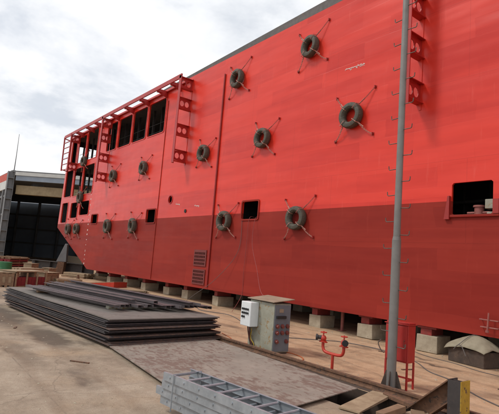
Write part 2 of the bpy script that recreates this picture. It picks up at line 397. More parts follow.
# hull girder: bottom, rake, deck, far side, ends
bm = NB(); yb = 25.0
prism(bm, [(-27.8, BOT+.003), (XR-.003, BOT+.003), (XR-.003, BOT+.10), (-27.8, BOT+.10)], YH+.062, yb)
prism(bm, [(XL+.004, 3.12), (-27.8, BOT+.003), (-27.8, BOT+.10), (XL+.004, 3.22)], YH+.062, yb)
link('hull_bottom', bm, M_LOW, hull)
bm = NB(); box(bm, XL+.45, XR, YH+.062, yb, TOP-.12, TOP-.04); link('main_deck', bm, M_COAM, hull)
sheet('far_side', [(XL, 3.12), (-27.8, BOT), (XR, BOT), (XR, TOP-.1), (XL+.5, TOP-.1)],
      [win(-33.6, -32.2, 7.5, 9.0), win(-31.0, -29.0, 7.5, 9.0), win(-24.2, -23.2, 8.3, 9.1)], .06, Matrix.Translation((0, yb+.03, 0)) @ XZ, M_RED, hull)
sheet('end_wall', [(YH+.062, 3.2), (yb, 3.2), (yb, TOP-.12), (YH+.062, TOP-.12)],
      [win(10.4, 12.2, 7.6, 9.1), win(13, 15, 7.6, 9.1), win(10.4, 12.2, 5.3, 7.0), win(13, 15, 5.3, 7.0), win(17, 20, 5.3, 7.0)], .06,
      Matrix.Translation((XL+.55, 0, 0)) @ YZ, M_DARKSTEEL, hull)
bm = NB(); box(bm, XR-.06, XR, YH+.062, yb, BOT+.11, TOP-.13); link('near_end_wall', bm, M_RED, hull)
# interior seen through the openings: decks, bulkheads and stiffeners
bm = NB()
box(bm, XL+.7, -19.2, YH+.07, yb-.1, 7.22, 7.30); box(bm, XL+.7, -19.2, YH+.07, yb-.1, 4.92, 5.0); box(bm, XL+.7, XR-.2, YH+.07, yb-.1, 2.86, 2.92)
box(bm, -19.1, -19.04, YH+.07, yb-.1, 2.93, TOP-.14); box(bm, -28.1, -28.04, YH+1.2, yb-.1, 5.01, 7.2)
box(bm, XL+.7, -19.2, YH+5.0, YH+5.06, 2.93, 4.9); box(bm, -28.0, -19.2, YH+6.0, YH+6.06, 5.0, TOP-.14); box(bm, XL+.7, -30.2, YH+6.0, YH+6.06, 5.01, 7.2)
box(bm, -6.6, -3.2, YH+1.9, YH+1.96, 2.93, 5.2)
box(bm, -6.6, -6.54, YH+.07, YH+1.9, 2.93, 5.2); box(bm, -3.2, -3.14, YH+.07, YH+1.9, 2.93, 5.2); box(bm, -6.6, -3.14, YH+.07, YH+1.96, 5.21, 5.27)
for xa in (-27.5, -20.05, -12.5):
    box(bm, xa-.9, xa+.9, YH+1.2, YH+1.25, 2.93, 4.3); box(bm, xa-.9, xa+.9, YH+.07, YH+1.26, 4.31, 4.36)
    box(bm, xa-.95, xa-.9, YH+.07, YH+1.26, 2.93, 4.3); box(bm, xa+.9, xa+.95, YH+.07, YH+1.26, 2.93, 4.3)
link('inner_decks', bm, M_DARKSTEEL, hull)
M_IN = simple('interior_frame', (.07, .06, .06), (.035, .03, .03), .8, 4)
bm = NB()
x = -34.0
while x < -19.5:
    box(bm, x, x+.05, YH+.9, YH+1.02, 5.02, TOP-.15); box(bm, x+.3, x+.36, YH+5.8, YH+5.98, 2.95, TOP-.15); x += .93
for z in (8.0, 8.45, 5.7, 6.2): tube(bm, [(-34, YH+.7, z), (-28.2 if z < 7 else -19.6, YH+.7, z)], .013, 6)
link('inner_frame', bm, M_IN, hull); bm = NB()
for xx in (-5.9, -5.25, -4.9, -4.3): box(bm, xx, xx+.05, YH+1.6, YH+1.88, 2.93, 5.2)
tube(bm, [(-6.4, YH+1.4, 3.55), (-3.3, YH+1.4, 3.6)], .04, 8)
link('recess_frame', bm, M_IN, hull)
# grey coaming along the deck edge
bm = NB()
prism(bm, [(-20.3, TOP+.003), (XR, TOP+.003), (XR, TOP+.36), (-9.8, TOP+.33), (-20.3, TOP+.12)], YH+.05, YH+.14)
x = -17.0
while x < XR: box(bm, x, x+.03, YH+.141, YH+.32, TOP+.003, TOP+.17); x += 1.2
link('deck_coaming', bm, M_COAM, hull)
# vertical pipes / rubbing seams
bm = NB(); tube(bm, [(-14.76, YH-.035, 8.95), (-14.76, YH-.035, .66)], .034, 8); link('drain_pipe', bm, M_PIPE, hull, True)
bm = NB(); tube(bm, [(-19.42, YH-.015, 8.95), (-19.42, YH-.015, .62)], .014, 8); link('drain_pipe', bm, M_LOW, hull, True)
# doubler strip just under the paint line and a bead on the deck edge
# portholes
def ring(name, c, r, m):
    bm = NB(); n = 20
    for k in range(n):
        a0, a1 = 2*math.pi*k/n, 2*math.pi*(k+1)/n
        P = []
        for a in (a0, a1):
            for rr, y in ((r, -.02), (r+.035, -.02), (r+.035, 0), (r, .0)):
                P.append(bm.verts.new((c.x+rr*math.cos(a), YH+y-.002, c.z+rr*math.sin(a))))
        for i in range(4): bm.faces.new((P[i], P[(i+1) % 4], P[4+(i+1) % 4], P[4+i]))
    bmesh.ops.remove_doubles(bm, verts=bm.verts, dist=1e-5)
    return link(name, bm, m, hull, True)
ring('porthole_rim', c1, .165, M_BR)
bm = NB(); tube(bm, [(c2.x, YH-.03, c2.z), (c2.x, YH-.002, c2.z)], .075, 14); link('discharge_flange', bm, M_DARKSTEEL, hull)
# square access openings get a thin raised rim
for x0, x1, z0, z1 in nt_[:3]:
    sheet('opening_rim', win(x0-.05, x1+.05, z0-.05, z1+.05, .1), [win(x0, x1, z0, z1, .07)], .03, Matrix.Translation((0, YH-.017, 0)) @ XZ,
          M_LOW, hull)
for i, w in enumerate(wins):
    sheet('window_rim', win(w[0]-.045, w[1]+.045, w[2]-.045, w[3]+.045, .16), [win(*w)], .02, Matrix.Translation((0, YH-.012, 0)) @ XZ, M_RED, hull)
# grilles
for z0, z1 in ((1.40, 2.02), (.70, 1.28)):
    gx0, gx1 = -15.85, -14.98
    gr = sheet('grille', [(gx0, z0), (gx1, z0), (gx1, z1), (gx0, z1)], [[(gx0+.05+i*.096, z0+.05+j*.13), (gx0+.12+i*.096, z0+.05+j*.13), (gx0+.12+i*.096, z0+.14+j*.13), (gx0+.05+i*.096, z0+.14+j*.13)]
               for i in range(8) for j in range(4)], .03, Matrix.Translation((0, YH-.017, 0)) @ XZ, M_GRILL, hull)
    bm = NB(); box(bm, gx0+.01, gx1-.01, YH-.002, YH-.0005, z0+.01, z1-.01); link('grille_backing', bm, M_RUSTD, gr)
# draft marks down the bow rake and faint white load marks
rnd = random.Random(3)
bm = NB(); z = 6.9
while z > .8:
    px = -28.42-.02*z; w_ = rnd.uniform(.05, .12)
    box(bm, px, px+w_, YH-.006, YH-.002, z, z+rnd.uniform(.04, .09))
    if rnd.random() < .5: box(bm, px+.02, px+.05, YH-.006, YH-.0025, z-.06, z-.002)
    z -= rnd.uniform(.24, .36)
link('draft_mark', bm, M_MARK, hull)
for (a_, b_) in ((355, 67), (178, 204.5), (197, 206)):
    c = H(a_, b_); bm = NB(); big = a_ == 355; w_ = .34 if big else .17
    for k in range(16 if big else 8):                     # chalky strokes, too worn to read
        t_ = rnd.uniform(-1, 1); xx = c.x+t_*w_; zz_ = c.z+rnd.uniform(-.045, .045)*(1 if big else .7)-.02*t_
        an = rnd.choice([0, 0, .5, 1.5, -.6]); ln = rnd.uniform(.03, .10); th_ = rnd.uniform(.008, .016)
        MM = Matrix.Translation((xx, YH-.003-.0002*k, zz_)) @ Matrix.Rotation(an, 4, 'Y'); box(bm, -ln/2, ln/2, -.001, .0, -th_/2, th_/2, MM)
    MM = Matrix.Translation((c.x, YH-.0068, c.z+.01)) @ Matrix.Rotation(.04, 4, 'Y'); box(bm, -w_, w_, -.001, 0, -.009, .009, MM)
    link('load_mark', bm, M_MARK, hull)
# mooring recess: lip, jamb plates, bollard, roller
x0, x1, z0, z1 = MO
bm = NB(); box(bm, x0-.12, x1+.14, YH-.05, YH-.003, z0-.06, z0-.003); link('recess_lip', bm, M_LOW, hull, bevel=.01)
bm = NB(); prism(bm, [(x0-.14, z0-.10), (x0-.02, z0-.10), (x0-.02, z0+.42), (x0-.06, z0+.42)], YH-.07, YH-.004); link('recess_jamb', bm, M_PIPE, hull)
bm = NB(); box(bm, x1+.02, x1+.14, YH-.06, YH-.003, z0-.001, z0+.30); link('recess_jamb', bm, M_PIPE, hull)
M_PINK = simple('bollard_pink', (.34, .12, .10), (.24, .07, .06), .7, 9)
bm = NB(); tube(bm, [(-4.87, YH+.32, z0-.12), (-4.87, YH+.32, z0+.19)], .10, 14); tube(bm, [(-4.87, YH+.32, z0+.19), (-4.87, YH+.32, z0+.23)], .125, 14)
tube(bm, [(-5.12, YH+.30, z0+.07), (-4.60, YH+.30, z0+.07)], .028, 8); link('bollard', bm, M_PINK, hull, True)
bm = NB(); box(bm, -4.66, -4.47, YH+.12, YH+.3, z0+.13, z0+.33); box(bm, -4.62, -4.5, YH+.12, YH+.3, z0+.0, z0+.06); link('chock', bm, M_CAB, hull, bevel=.01)
# step iron low down at the right
a = H(482, 320); 
bm = NB(); ra, rb = H(491.5, 313), H(490, 331)
tube(bm, [(ra.x, YH-.12, ra.z), (rb.x, YH-.12, rb.z)], .016, 8)
for (p, q) in (((482, 319), (500, 321)), ((483, 326.5), (500, 328.5))):
    A, B = H(*p), H(*q); tube(bm, [(A.x, YH-.003, A.z), (A.x, YH-.10, A.z), (B.x, YH-.10, A.z), (B.x, YH-.003, A.z)], .013, 8)
tube(bm, [(rb.x, YH-.12, rb.z-.03), (rb.x, YH-.12, rb.z+.01)], .035, 8)
link('step_iron', bm, M_PINK, hull, True)

# vertical guide brackets on the hull side (outer rail, webs with two holes each)
def bracket(xa, zs, ztop, zbot, w=.19):
    p = None
    bm = NB()
    box(bm, xa-w/2, xa+w/2, YH-.62, YH-.59, zbot, ztop)            # outer flange
    box(bm, xa-w/2, xa-w/2+.02, YH-.588, YH-.50, zbot, ztop)
    b0 = link('guide_bracket', bm, M_BR, hull, bevel=.004)
    for z in zs:
        h = .19
        wb = sheet('bracket_web', rounded([(YH-.585, z-h), (YH-.004, z-h-.04), (YH-.004, z+h+.04), (YH-.585, z+h)], .03),
                   [circle(YH-.43, z, .10, 14, .125), circle(YH-.19, z, .10, 14, .125)], .02, Matrix.Translation((xa, 0, 0)) @ YZ, M_BR, b0)
        bm = NB()
        box(bm, xa-.10, xa+.10, YH-.585, YH-.004, z+h+.042, z+h+.06); link('bracket_flange', bm, M_BR, b0)
        bm = NB(); box(bm, xa-.10, xa+.10, YH-.585, YH-.004, z-h-.06, z-h-.042); link('bracket_flange', bm, M_BR, b0)
    bm = NB(); box(bm, xa-.02, xa+.04, YH-.016, YH-.003, zbot, ztop); link('bracket_back_bar', bm, M_RED, b0)
    return b0
bracket(-6.20, (9.25, 8.2, 7.15, 6.02), 9.75, 5.62)
bracket(-17.32, (9.12, 8.22, 7.05, 5.93), 9.44, 5.60)
bracket(-26.35, (9.12, 8.22, 7.05, 5.93), 9.44, 5.60)
bracket(-32.05, (9.1, 7.2), 9.44, 6.85)
bracket(4.6, (9.25, 8.2, 7.15, 6.02), 9.75, 5.62)
# end ladder panel
bm = NB(); yo = YH-.60
tube(bm, [(-33.55, yo, 9.40), (-33.45, yo, 7.0)], .05, 6); tube(bm, [(-32.0, yo, 9.42), (-32.0, yo, 6.9)], .05, 6)
for k in range(7): z = 7.02+k*.385; tube(bm, [(-33.47, yo, z), (-32.0, yo, z-.03)], .035, 6)
for z in (9.3, 7.1): tube(bm, [(-33.5, yo, z), (-33.9, YH, z)], .04, 6)
link('end_ladder_panel', bm, M_BR, hull)
# guide rail from the far end to the second bracket
bm = NB()
box(bm, -33.55, -17.25, YH-.62, YH-.56, 9.31, 9.50)
link('guide_rail', bm, M_BR, hull)
for xx in (-31.2, -29.3, -27.8, -25.3, -23.35, -21.5, -19.6, -18.3):
    bm = NB(); MM = Matrix.Translation((xx, 0, 0)) @ Matrix(((0, 1, 0, 0), (1, 0, 0, 0), (0, 0, 1, 0), (0, 0, 0, 1)))
    prism(bm, [(YH-.552, 9.30), (YH-.552, 9.448), (YH-.004, 9.448), (YH-.004, 9.12)], -.03, .03, MM)
    box(bm, xx-.08, xx+.08, YH-.552, YH-.30, 9.28, 9.30)
    link('rail_bracket', bm, M_BR, hull)
bm = NB(); box(bm, -33.9, -17.5, YH-.10, YH-.003, 9.40, 9.449); link('rail_stringer', bm, M_BR, hull)

# ------------------------------------------------------------------ tyre fenders
def tyre_profile(bm, Rr, r_in, wd, n=44):
    prof = []
    m = 14
    for k in range(m):
        a = 2*math.pi*k/m
        ca, sa = math.cos(a), math.sin(a)
        # squarish tread, rounder bead side
        rr = (Rr+r_in)/2+(Rr-r_in)/2*math.copysign(abs(ca)**.72, ca)
        yy = wd/2*math.copysign(abs(sa)**.62, sa)*(1 if ca > -.3 else .86)
        prof.append((rr, yy))
    rings = []
    for i in range(n):
        t = 2*math.pi*i/n
        tread = 1-.018*(i % 2)
        rings.append([bm.verts.new(((r*(tread if k in (13, 0, 1) else 1))*math.cos(t), y, (r*(tread if k in (13, 0, 1) else 1))*math.sin(t))) for k, (r, y) in enumerate(prof)])
    for i in range(n):
        a, b = rings[i], rings[(i+1) % n]
        for k in range(m): bm.faces.new((a[k], a[(k+1) % m], b[(k+1) % m], b[k]))
def chain(bm, a, b, sag=0.03, link_l=.048):
    a, b = Vector(a), Vector(b); L = (b-a).length; n = max(3, int(L/link_l*1.35)); d = (b-a).normalized()
    for i in range(n):
        t = (i+.5)/n; c = a.lerp(b, t); c.z -= sag*4*t*(1-t)
        s = Vector((0, 1, 0)) if i % 2 else d.cross(Vector((0, 1, 0))).normalized()
        pts = []
        for k in range(8):
            an = 2*math.pi*k/8; pts.append(c+d*math.cos(an)*link_l*.5+s*math.sin(an)*link_l*.3)
        tube(bm, pts+[pts[0]], .006, 5, False)
def make_tyre():
    root = empty('tyre_fender')
    bm = NB(); tyre_profile(bm, .365, .185, .22)
    ty = link('tyre', bm, M_TYRE, root, True); ty.location = (0, -.13, 0)
    ends = {'ul': (-.58, .64), 'ur': (.68, .64), 'll': (-.58, -.60), 'lr': (.64, -.60)}
    for k, (ex, ez) in ends.items():
        s = Vector((ex, 0, ez)).normalized(); st = s*.345
        bm = NB(); chain(bm, (st.x, -.14, st.z), (ex, -.03, ez), .02 if ez > 0 else .05)
        mid = Vector((ex, -.04, ez)).lerp(Vector((st.x, -.13, st.z)), .62); tube(bm, [(st.x, -.145, st.z), mid], .012, 8)
        tube(bm, [(st.x*.55, -.13, st.z*.55), (st.x*.55, -.26, st.z*.62), (st.x*1.05, -.265, st.z*1.05), (st.x*1.1, -.15, st.z*1.1)], .009, 6)
        c_ = link('chain', bm, M_CHAIN if k in ('ll', 'lr', 'ul') else M_CHAIND, root)
        bm = NB(); box(bm, ex-.034, ex+.034, -.012, -.002, ez-.034, ez+.034); box(bm, ex-.012, ex+.012, -.06, -.012, ez-.035, ez+.035)
        link('pad_eye', bm, M_PIPE, c_)
    return root
TY_ = [  # x, z, label
 (-10.00, 8.47, 'black tyre fender at top right of the red hull, nearest to the grey deck edge'),
 (-13.80, 8.47, 'black tyre fender in the top row, just right of the long dark red vertical pipe'),
 (-8.22, 5.88, 'large black tyre fender in the middle row, nearest to the grey lamp post'),
 (-12.03, 5.88, 'black tyre fender of the middle row, above and right of the small square opening'),
 (-15.73, 5.88, 'black tyre fender of the middle row, between the long pipe and the tall bracket'),
 (-21.21, 5.90, 'black tyre fender of the middle row, below the second window from the right'),
 (-25.02, 5.88, 'black tyre fender of the middle row, beside the foot of the far bracket'),
 (-10.13, 3.10, 'black tyre fender on the paint line, right of the square opening'),
 (-13.88, 3.10, 'black tyre fender on the paint line, between the long pipe and the square opening'),
 (-21.75, 3.04, 'black tyre fender on the paint line, left of the middle square opening'),
 (-25.05, 3.06, 'black tyre fender on the paint line, right of the farthest square opening'),
 (-30.20, 2.97, 'dark tyre fender at the far end, the right one of the close pair'),
 (-31.90, 2.97, 'dark tyre fender at the far end, leftmost of all the tyres'),
 (-30.35, 7.38, 'dark tyre fender hanging between the top and middle windows of the far end'),
 (-30.25, 5.00, 'dark tyre fender hanging between the middle and bottom windows of the far end'),
]
proto = make_tyre()
for i, (x, z, lb) in enumerate(TY_):
    o = proto if i == 0 else copy_tree(proto)
    o.location = (x, YH, z)
    q_ = random.uniform(.94, 1.05); o.scale = (q_, 1, q_*random.uniform(.95, 1.06)); o.rotation_euler = (0, R(random.uniform(-6, 6)), 0)
    s = random.uniform(.95, 1.06)
    for ch in o.children:
        if ch.name.startswith('tyre'): ch.scale = (s, 1, s); ch.rotation_euler = (random.uniform(-.05, .05), random.uniform(0, 6), random.uniform(-.05, .05))
    tag(o, lb, 'tyre', 'tyre fenders chained to the hull')

# ------------------------------------------------------------------ blocks and props under the hull
def keel_block(x, y, w, d, label, hc=.36, first=None):
    t = empty('keel_block', (x, y, 0), random.uniform(-.09, .09)); hc += random.uniform(-.03, .02)
    bm = NB(); box(bm, 0, w, 0, d, 0, hc, jit=.014); link('concrete_block', bm, M_CONC, t, bevel=.012)
    bm = NB(); box(bm, .08, w-.14, .03, d-.05, hc+.001, BOT-.055, jit=.003); box(bm, .015, w-.02, .0, d, BOT-.053, BOT-.004)
    link('timber_cap', bm, M_WOODR, t, bevel=.006)
    tag(t, label, 'block', 'concrete blocks carrying the hull')
KB = [(-6.10, 9.78, .48, .62, 'pale concrete block under the hull, nearest behind the red hose cabinet'),
      (-7.86, 9.90, .47, .62, 'concrete block under the hull with a red painted top, left of the lamp post'),
      (-9.68, 9.98, .43, .62, 'concrete block under the hull, just right of the grey control cabinet'),
      (-14.75, 10.0, .42, .7, 'concrete block under the hull left of the control cabinet, standing by itself'),
      (-17.2, 10.1, .46, .7, 'concrete block under the hull below and left of the two grilles'),
      (-18.9, 10.15, .46, .7, 'reddish concrete block under the hull just right of the thin vertical pipe'),
      (-21.1, 10.1, .5, .7, 'concrete block under the hull just left of the thin vertical pipe'),
      (-23.2, 10.1, .5, .7, 'concrete block under the hull behind the ends of the steel sections'),
      (-25.4, 10.1, .5, .7, 'concrete block under the hull second from the raked end'),
      (-27.9, 10.3, .5, .7, 'concrete block at the foot of the raked hull end'),
      (-4.1, 10.3, .48, .62, 'concrete block under the hull at the right edge behind the tarpaulin')]
for k in KB: keel_block(*k)
k = 0
for (x, y) in [(-8.3, 12.6), (-11.4, 12.4), (-13.2, 12.7), (-17.0, 12.8), (-20.6, 12.8), (-24.0, 13.0), (-5.9, 12.8), (-10.2, 15.6), (-16.0, 15.8), (-22.5, 15.8)]:
    t = empty('keel_block', (x, y, 0), 0)
    bm = NB(); box(bm, 0, .5, 0, .6, 0, .36, jit=.006); link('concrete_block', bm, M_CONC, t)
    bm = NB(); box(bm, .05, .45, .03, .55, .361, BOT-.004); link('timber_cap', bm, M_WOODR, t)
    tag(t, 'shadowed concrete block of the inner rows deep under the hull', 'block', 'inner blocks deep under the hull')
for (x, y, lb) in [(-8.75, 10.35, 'thin pinkish steel prop under the hull between two concrete blocks, behind the hydrant'),
                   (-12.6, 10.9, 'thin steel prop under the hull left of the control cabinet')]:
    bm = NB(); tube(bm, [(x, y, .002), (x, y, BOT-.004)], .045, 10); box(bm, x-.09, x+.09, y-.09, y+.09, .001, .014)
    tag(link('steel_prop', bm, M_PINK, None), lb, 'prop', 'props under the hull')
# tarpaulin covered block
t = empty('covered_block', (-4.72, 9.62, 0), R(-12))
bm = NB(); box(bm, -.40, .42, -.26, .35, 0, .30, jit=.012); link('block', bm, M_RUSTD, t, bevel=.015)
bm = NB()
nx, ny = 26, 18
grid = []
for i in range(nx+1):
    row = []
    for j in range(ny+1):
        u, v = i/nx*2-1, j/ny*2-1
        rr = (abs(u)**3+abs(v)**3)**(1/3)
        th_ = math.atan2(v, u)
        z = .56-.20*max(0, rr-.12)**1.3-.026*abs(math.sin(2.5*th_+.6))*rr-.05*abs(math.sin(1.5*th_+1.1))*rr*rr
        row.append(bm.verts.new((.01+u*.47*(1+.03*math.sin(7*v)), .05+v*.37*(1+.04*math.sin(6*u)), z)))
    grid.append(row)
for i in range(nx):
    for j in range(ny): bm.faces.new((grid[i][j], grid[i+1][j], grid[i+1][j+1], grid[i][j+1]))
tp = link('tarpaulin', bm, M_TARP, t, True); sm = tp.modifiers.new('thick', 'SOLIDIFY'); sm.thickness = .006
bm = NB(); tube(bm, smoothpath([(-.20, -.335, .26), (-.10, -.33, .36), (0, -.34, .34), (.10, -.35, .18)]), .008, 6); tube(bm, smoothpath([(-.10, -.33, .36), (0, 0, .572), (.1, .3, .42)]), .008, 6)
link('lashing', bm, M_WIRE, t)
tag(t, 'dark block under a cream tarpaulin beneath the hull at the right', 'covered block')

# ------------------------------------------------------------------ lamp post with climbing pegs
t = empty('lamp_post', (-4.15, 6.04, 0))
tag(t, 'tall grey steel post with bent climbing pegs standing by the rail', 'post')
bm = NB(); tube(bm, [(0, 0, .012), (0, 0, 2.16)], .066, 20); tube(bm, [(0, 0, 2.161), (0, 0, 2.22)], [.066, .055], 20); link('lower_shaft', bm, M_POST, t, True)
bm = NB(); tube(bm, [(0, 0, 2.221), (0, 0, 5.0), (0, 0, 9.4)], [.052, .050, .045], 20); link('upper_shaft', bm, M_POST, t, True)
bm = NB(); tube(bm, [(0, 0, 9.4), (.25, -.1, 9.55), (.9, -.35, 9.6)], .03, 8); box(bm, .8, 1.3, -.55, -.35, 9.54, 9.64); link('lamp_arm', bm, M_POST, t)
bm = NB(); box(bm, -.16, .16, -.16, .16, 0, .012); link('base_plate', bm, M_RUSTD, t)
for k in range(4):
    bm = NB(); MM = Matrix.Rotation(R(20+90*k), 4, 'Z'); prism(bm, [(.064, .013), (.155, .013), (.145, .06), (.078, .27), (.064, .27)], -.006, .006, MM); link('gusset', bm, M_RUSTD, t)
z = .62; k = 0
while z < 8.6:
    s = -1 if k % 2 else 1
    r0 = .066 if z < 2.16 else .050
    bm = NB(); a = R(random.uniform(-6, 6)); dx, dy = math.cos(a)*s, math.sin(a)*s
    tube(bm, [(dx*r0*.9, dy*r0*.9, z), (dx*(r0+.13), dy*(r0+.13), z-.004), (dx*(r0+.145), dy*(r0+.145), z+.01), (dx*(r0+.15), dy*(r0+.15), z+.06)], .0075, 7)
    link('climbing_peg', bm, M_ROD, t); z += .203; k += 1

# ------------------------------------------------------------------ twin hydrant
t = empty('twin_hydrant', (-5.22, 5.98, 0))
tag(t, 'orange red two-outlet hydrant standpipe beside the rail', 'hydrant')
bm = NB(); tube(bm, [(0, 0, 0), (0, 0, .30)], .024, 14); link('standpipe', bm, M_FIRE, t, True)
bm = NB(); tube(bm, smoothpath([(-.22, 0, .46), (-.22, 0, .38), (-.19, 0, .32), (-.12, 0, .30), (0, 0, .295), (.12, 0, .30), (.19, 0, .32), (.22, 0, .38), (.22, 0, .46)], 4), .025, 12); link('yoke', bm, M_FIRE, t, True)
for s in (-1, 1):
    x = .22*s
    bm = NB(); tube(bm, [(x, 0, .455), (x, 0, .475)], .055, 12); tube(bm, [(x, 0, .475), (x, 0, .50), (x, 0, .53), (x, 0, .56)], [.036, .05, .05, .03], 12)
    for q in range(3): tube(bm, [(x-.07, -.02+.02*q, .455), (x+.07, -.02+.02*q, .455)], .010, 6)
    v_ = link('valve', bm, M_FIRE, t, True)
    bm = NB(); tube(bm, [(x+s*.02, -.02, .525), (x+s*.07, -.06, .525)], .034, 12); tube(bm, [(x+s*.07, -.06, .525), (x+s*.095, -.08, .525)], .05, 12); link('outlet_cap', bm, M_BLACK if s > 0 else M_DKPAINT, v_, True)
    bm = NB(); tube(bm, [(x, 0, .56), (x, 0, .63)], .011, 8)
    pts = [(x+.05*math.cos(2*math.pi*k/12), .05*math.sin(2*math.pi*k/12), .61) for k in range(13)]
    tube(bm, pts, .008, 6); tube(bm, [(x-.05, 0, .61), (x+.05, 0, .61)], .007, 6); link('handwheel', bm, M_FIRE, v_, True)

# ------------------------------------------------------------------ red hose cabinet behind the post
hx0 = H(385.2, 345, 6.22).x; t = empty('hose_cabinet', (hx0, 6.22, 0), R(2))
tag(t, 'red steel hose cabinet on four thin legs behind the grey post', 'cabinet')
W_, D_, Z0, Z1 = H(407.5, 345, 6.22).x-hx0, .20, .38, .92
bm = NB(); box(bm, 0, W_, 0, D_, Z0, Z1); link('cabinet_body', bm, M_BOXR, t, bevel=.006)
bm = NB(); prism(bm, [(-.015, Z1+.002), (W_+.015, Z1+.002), (W_+.015, Z1+.014), (-.015, Z1+.014)], -.02, D_+.02); box(bm, .0, W_, .02, D_, Z1+.015, Z1+.035); link('lid', bm, M_BOXR, t, bevel=.005)
bm = NB(); box(bm, .02, W_-.02, -.012, -.001, Z0+.02, Z1-.02); dd = link('door', bm, M_BOXR, t, bevel=.004)
bm = NB(); tube(bm, [(W_-.05, -.015, .62), (W_-.05, -.03, .62), (W_-.05, -.03, .70), (W_-.05, -.015, .70)], .006, 6); link('handle', bm, M_ROD, dd)
for sx in (.012, W_-.012):
    for sy in (.012, D_-.012):
        bm = NB(); box(bm, sx-.012, sx+.012, sy-.012, sy+.012, 0, Z0); link('leg', bm, M_BOXR, t)
bm = NB(); box(bm, .024, W_-.024, D_-.02, D_-.008, .12, .145); box(bm, W_-.02, W_-.006, .025, D_-.025, .12, .145); link('leg_brace', bm, M_BOXR, t)
bm = NB(); tube(bm, smoothpath([(-.05, -.03, .66), (-.09, -.05, .60), (-.04, -.04, .50), (0, -.02, .47)]), .008, 6); link('hook', bm, M_ROD, t)

# ------------------------------------------------------------------ electrical control cabinet
t = empty('control_cabinet', (-6.70, 5.97, 0), R(-4))    # origin at its near corner
tag(t, 'stained green grey electrical cabinet with blue grey socket side and tan roof sheet', 'cabinet')
CW, CD, CH = .80, .40, .93
bm = NB(); box(bm, -CW, 0, 0, CD, .03, CH); link('cabinet_body', bm, M_CAB, t, bevel=.006)
bm = NB(); box(bm, -CW+.02, -.02, .02, CD-.02, 0, .03); link('plinth', bm, M_RUSTD, t)
bm = NB(); box(bm, .001, .016, .012, CD-.012, .05, CH-.02); sd = link('side_panel', bm, M_CABS, t, bevel=.004)
bm = NB(); MM = Matrix.Translation((0, 0, CH+.035)) @ Matrix.Rotation(R(7), 4, 'X'); box(bm, -CW-.03, .05, -.06, CD+.05, -.006, .010, MM); link('roof_sheet', bm, M_ROOFS, t, bevel=.004)
bm = NB(); box(bm, -CW+.01, -.01, .01, CD-.01, CH+.001, CH+.02); link('roof_kerb', bm, M_RUSTD, t)
rows = [(.52, 3), (.40, 3), (.24, 2)]
for z, n in rows:
    for q in range(n):
        yy = .08+q*(.12 if n == 3 else .23)
        bm = NB(); tube(bm, [(.017, yy, z), (.04, yy, z)], .038, 12); tube(bm, [(.04, yy, z-.004), (.062, yy, z-.012)], .031, 12); link('socket', bm, M_SOCK, sd, True)
bm = NB(); box(bm, .017, .022, .11, .21, .77, .84); link('notice_plate', bm, M_ROOFS, sd)
bm = NB(); box(bm, .017, .05, .05, .27, .66, .71); link('breaker_strip', bm, M_BLACK, sd, bevel=.004)
bm = NB(); box(bm, -CW-.03, -CW+.31, -.20, -.002, .43, .90); sb = link('switch_box', bm, M_WHITE, t, bevel=.012)
for r_, n in ((.755, 4), (.68, 4), (.605, 2)):
    for q in range(n):
        xx = -CW+.045+q*.062
        bm = NB(); tube(bm, [(xx, -.201, r_), (xx, -.222, r_)], .021, 10); link('push_button', bm, M_BLACK, sb, True)
for q, mm in ((0, M_BLACK), (1, M_SOCK), (2, M_BLACK), (3, M_YEL)):
    bm = NB(); xx = -CW+.10+q*.04
    tube(bm, smoothpath([(xx, -.10, .43), (xx+.01, -.09, .34), (xx+.02-.02*q, -.06, .20), (xx+.03, -.03, .10), (xx+.03, -.02, .03)]), .010, 6); link('feed_cable', bm, mm, t)

# ------------------------------------------------------------------ crane rail and end stop
bm = NB(); rx0, rx1, ry = -24.0, -2.62, 5.80
prof = [(-.07, .0), (.07, .0), (.07, .012), (.018, .025), (.014, .062), (.034, .068), (.034, .098), (-.034, .098), (-.034, .068), (-.014, .062), (-.018, .025), (-.07, .012)]
MM = Matrix.Rotation(R(90), 4, 'Z')
a = [bm.verts.new((rx0, ry+p[0], p[1]+.006)) for p in prof]; b = [bm.verts.new((rx1, ry+p[0], p[1]+.006)) for p in prof]
bm.faces.new(a); bm.faces.new(b[::-1])
for i in range(len(prof)): bm.faces.new((a[i], b[i], b[(i+1) % 12], a[(i+1) % 12]))
tag(link('crane_rail', bm, M_RUST), 'rusty crane rail running along the ground from the plates to the end stop', 'rail')
bm = NB(); box(bm, rx0, rx1, ry-.17, ry+.13, .0015, .005); tag(link('rail_bed', bm, M_RUSTD), kind='structure')
t = empty('rail_end_stop', (-2.87, 5.42, 0))
tag(t, 'rusty diagonal rail end stop with a black and yellow upright', 'end stop')
bm = NB(); box(bm, -.085, -.07+.0, 0, .20, 0, .49); box(bm, .055, .07, 0, .20, 0, .49); box(bm, -.07, .055, .0, .012, 0, .488); box(bm, -.07, .055, .09, .10, 0, .485)
u_ = link('upright', bm, M_DKPAINT, t)
bm = NB(); box(bm, .0702, .078, -.002, .204, 0, .492); link('yellow_face', bm, M_YEL, u_)
bm = NB(); L = .98; MM = Matrix.Translation((-.09, .10, .485)) @ Matrix.Rotation(R(-41.5), 4, 'Y')
for (y0, y1, z0, z1) in ((-.09, .09, -.014, 0), (-.006, .006, -.19, -.0141), (-.09, .09, -.204, -.1901)): box(bm, -L, 0, y0, y1, z0, z1, MM)
bmesh.ops.bisect_plane(bm, geom=bm.verts[:]+bm.edges[:]+bm.faces[:], plane_co=(0, 0, .004), plane_no=(0, 0, -1), clear_outer=True)
bmesh.ops.bisect_plane(bm, geom=bm.verts[:]+bm.edges[:]+bm.faces[:], plane_co=(-.088, 0, 0), plane_no=(1, 0, 0), clear_outer=True)
link('brace', bm, M_RUST, t)
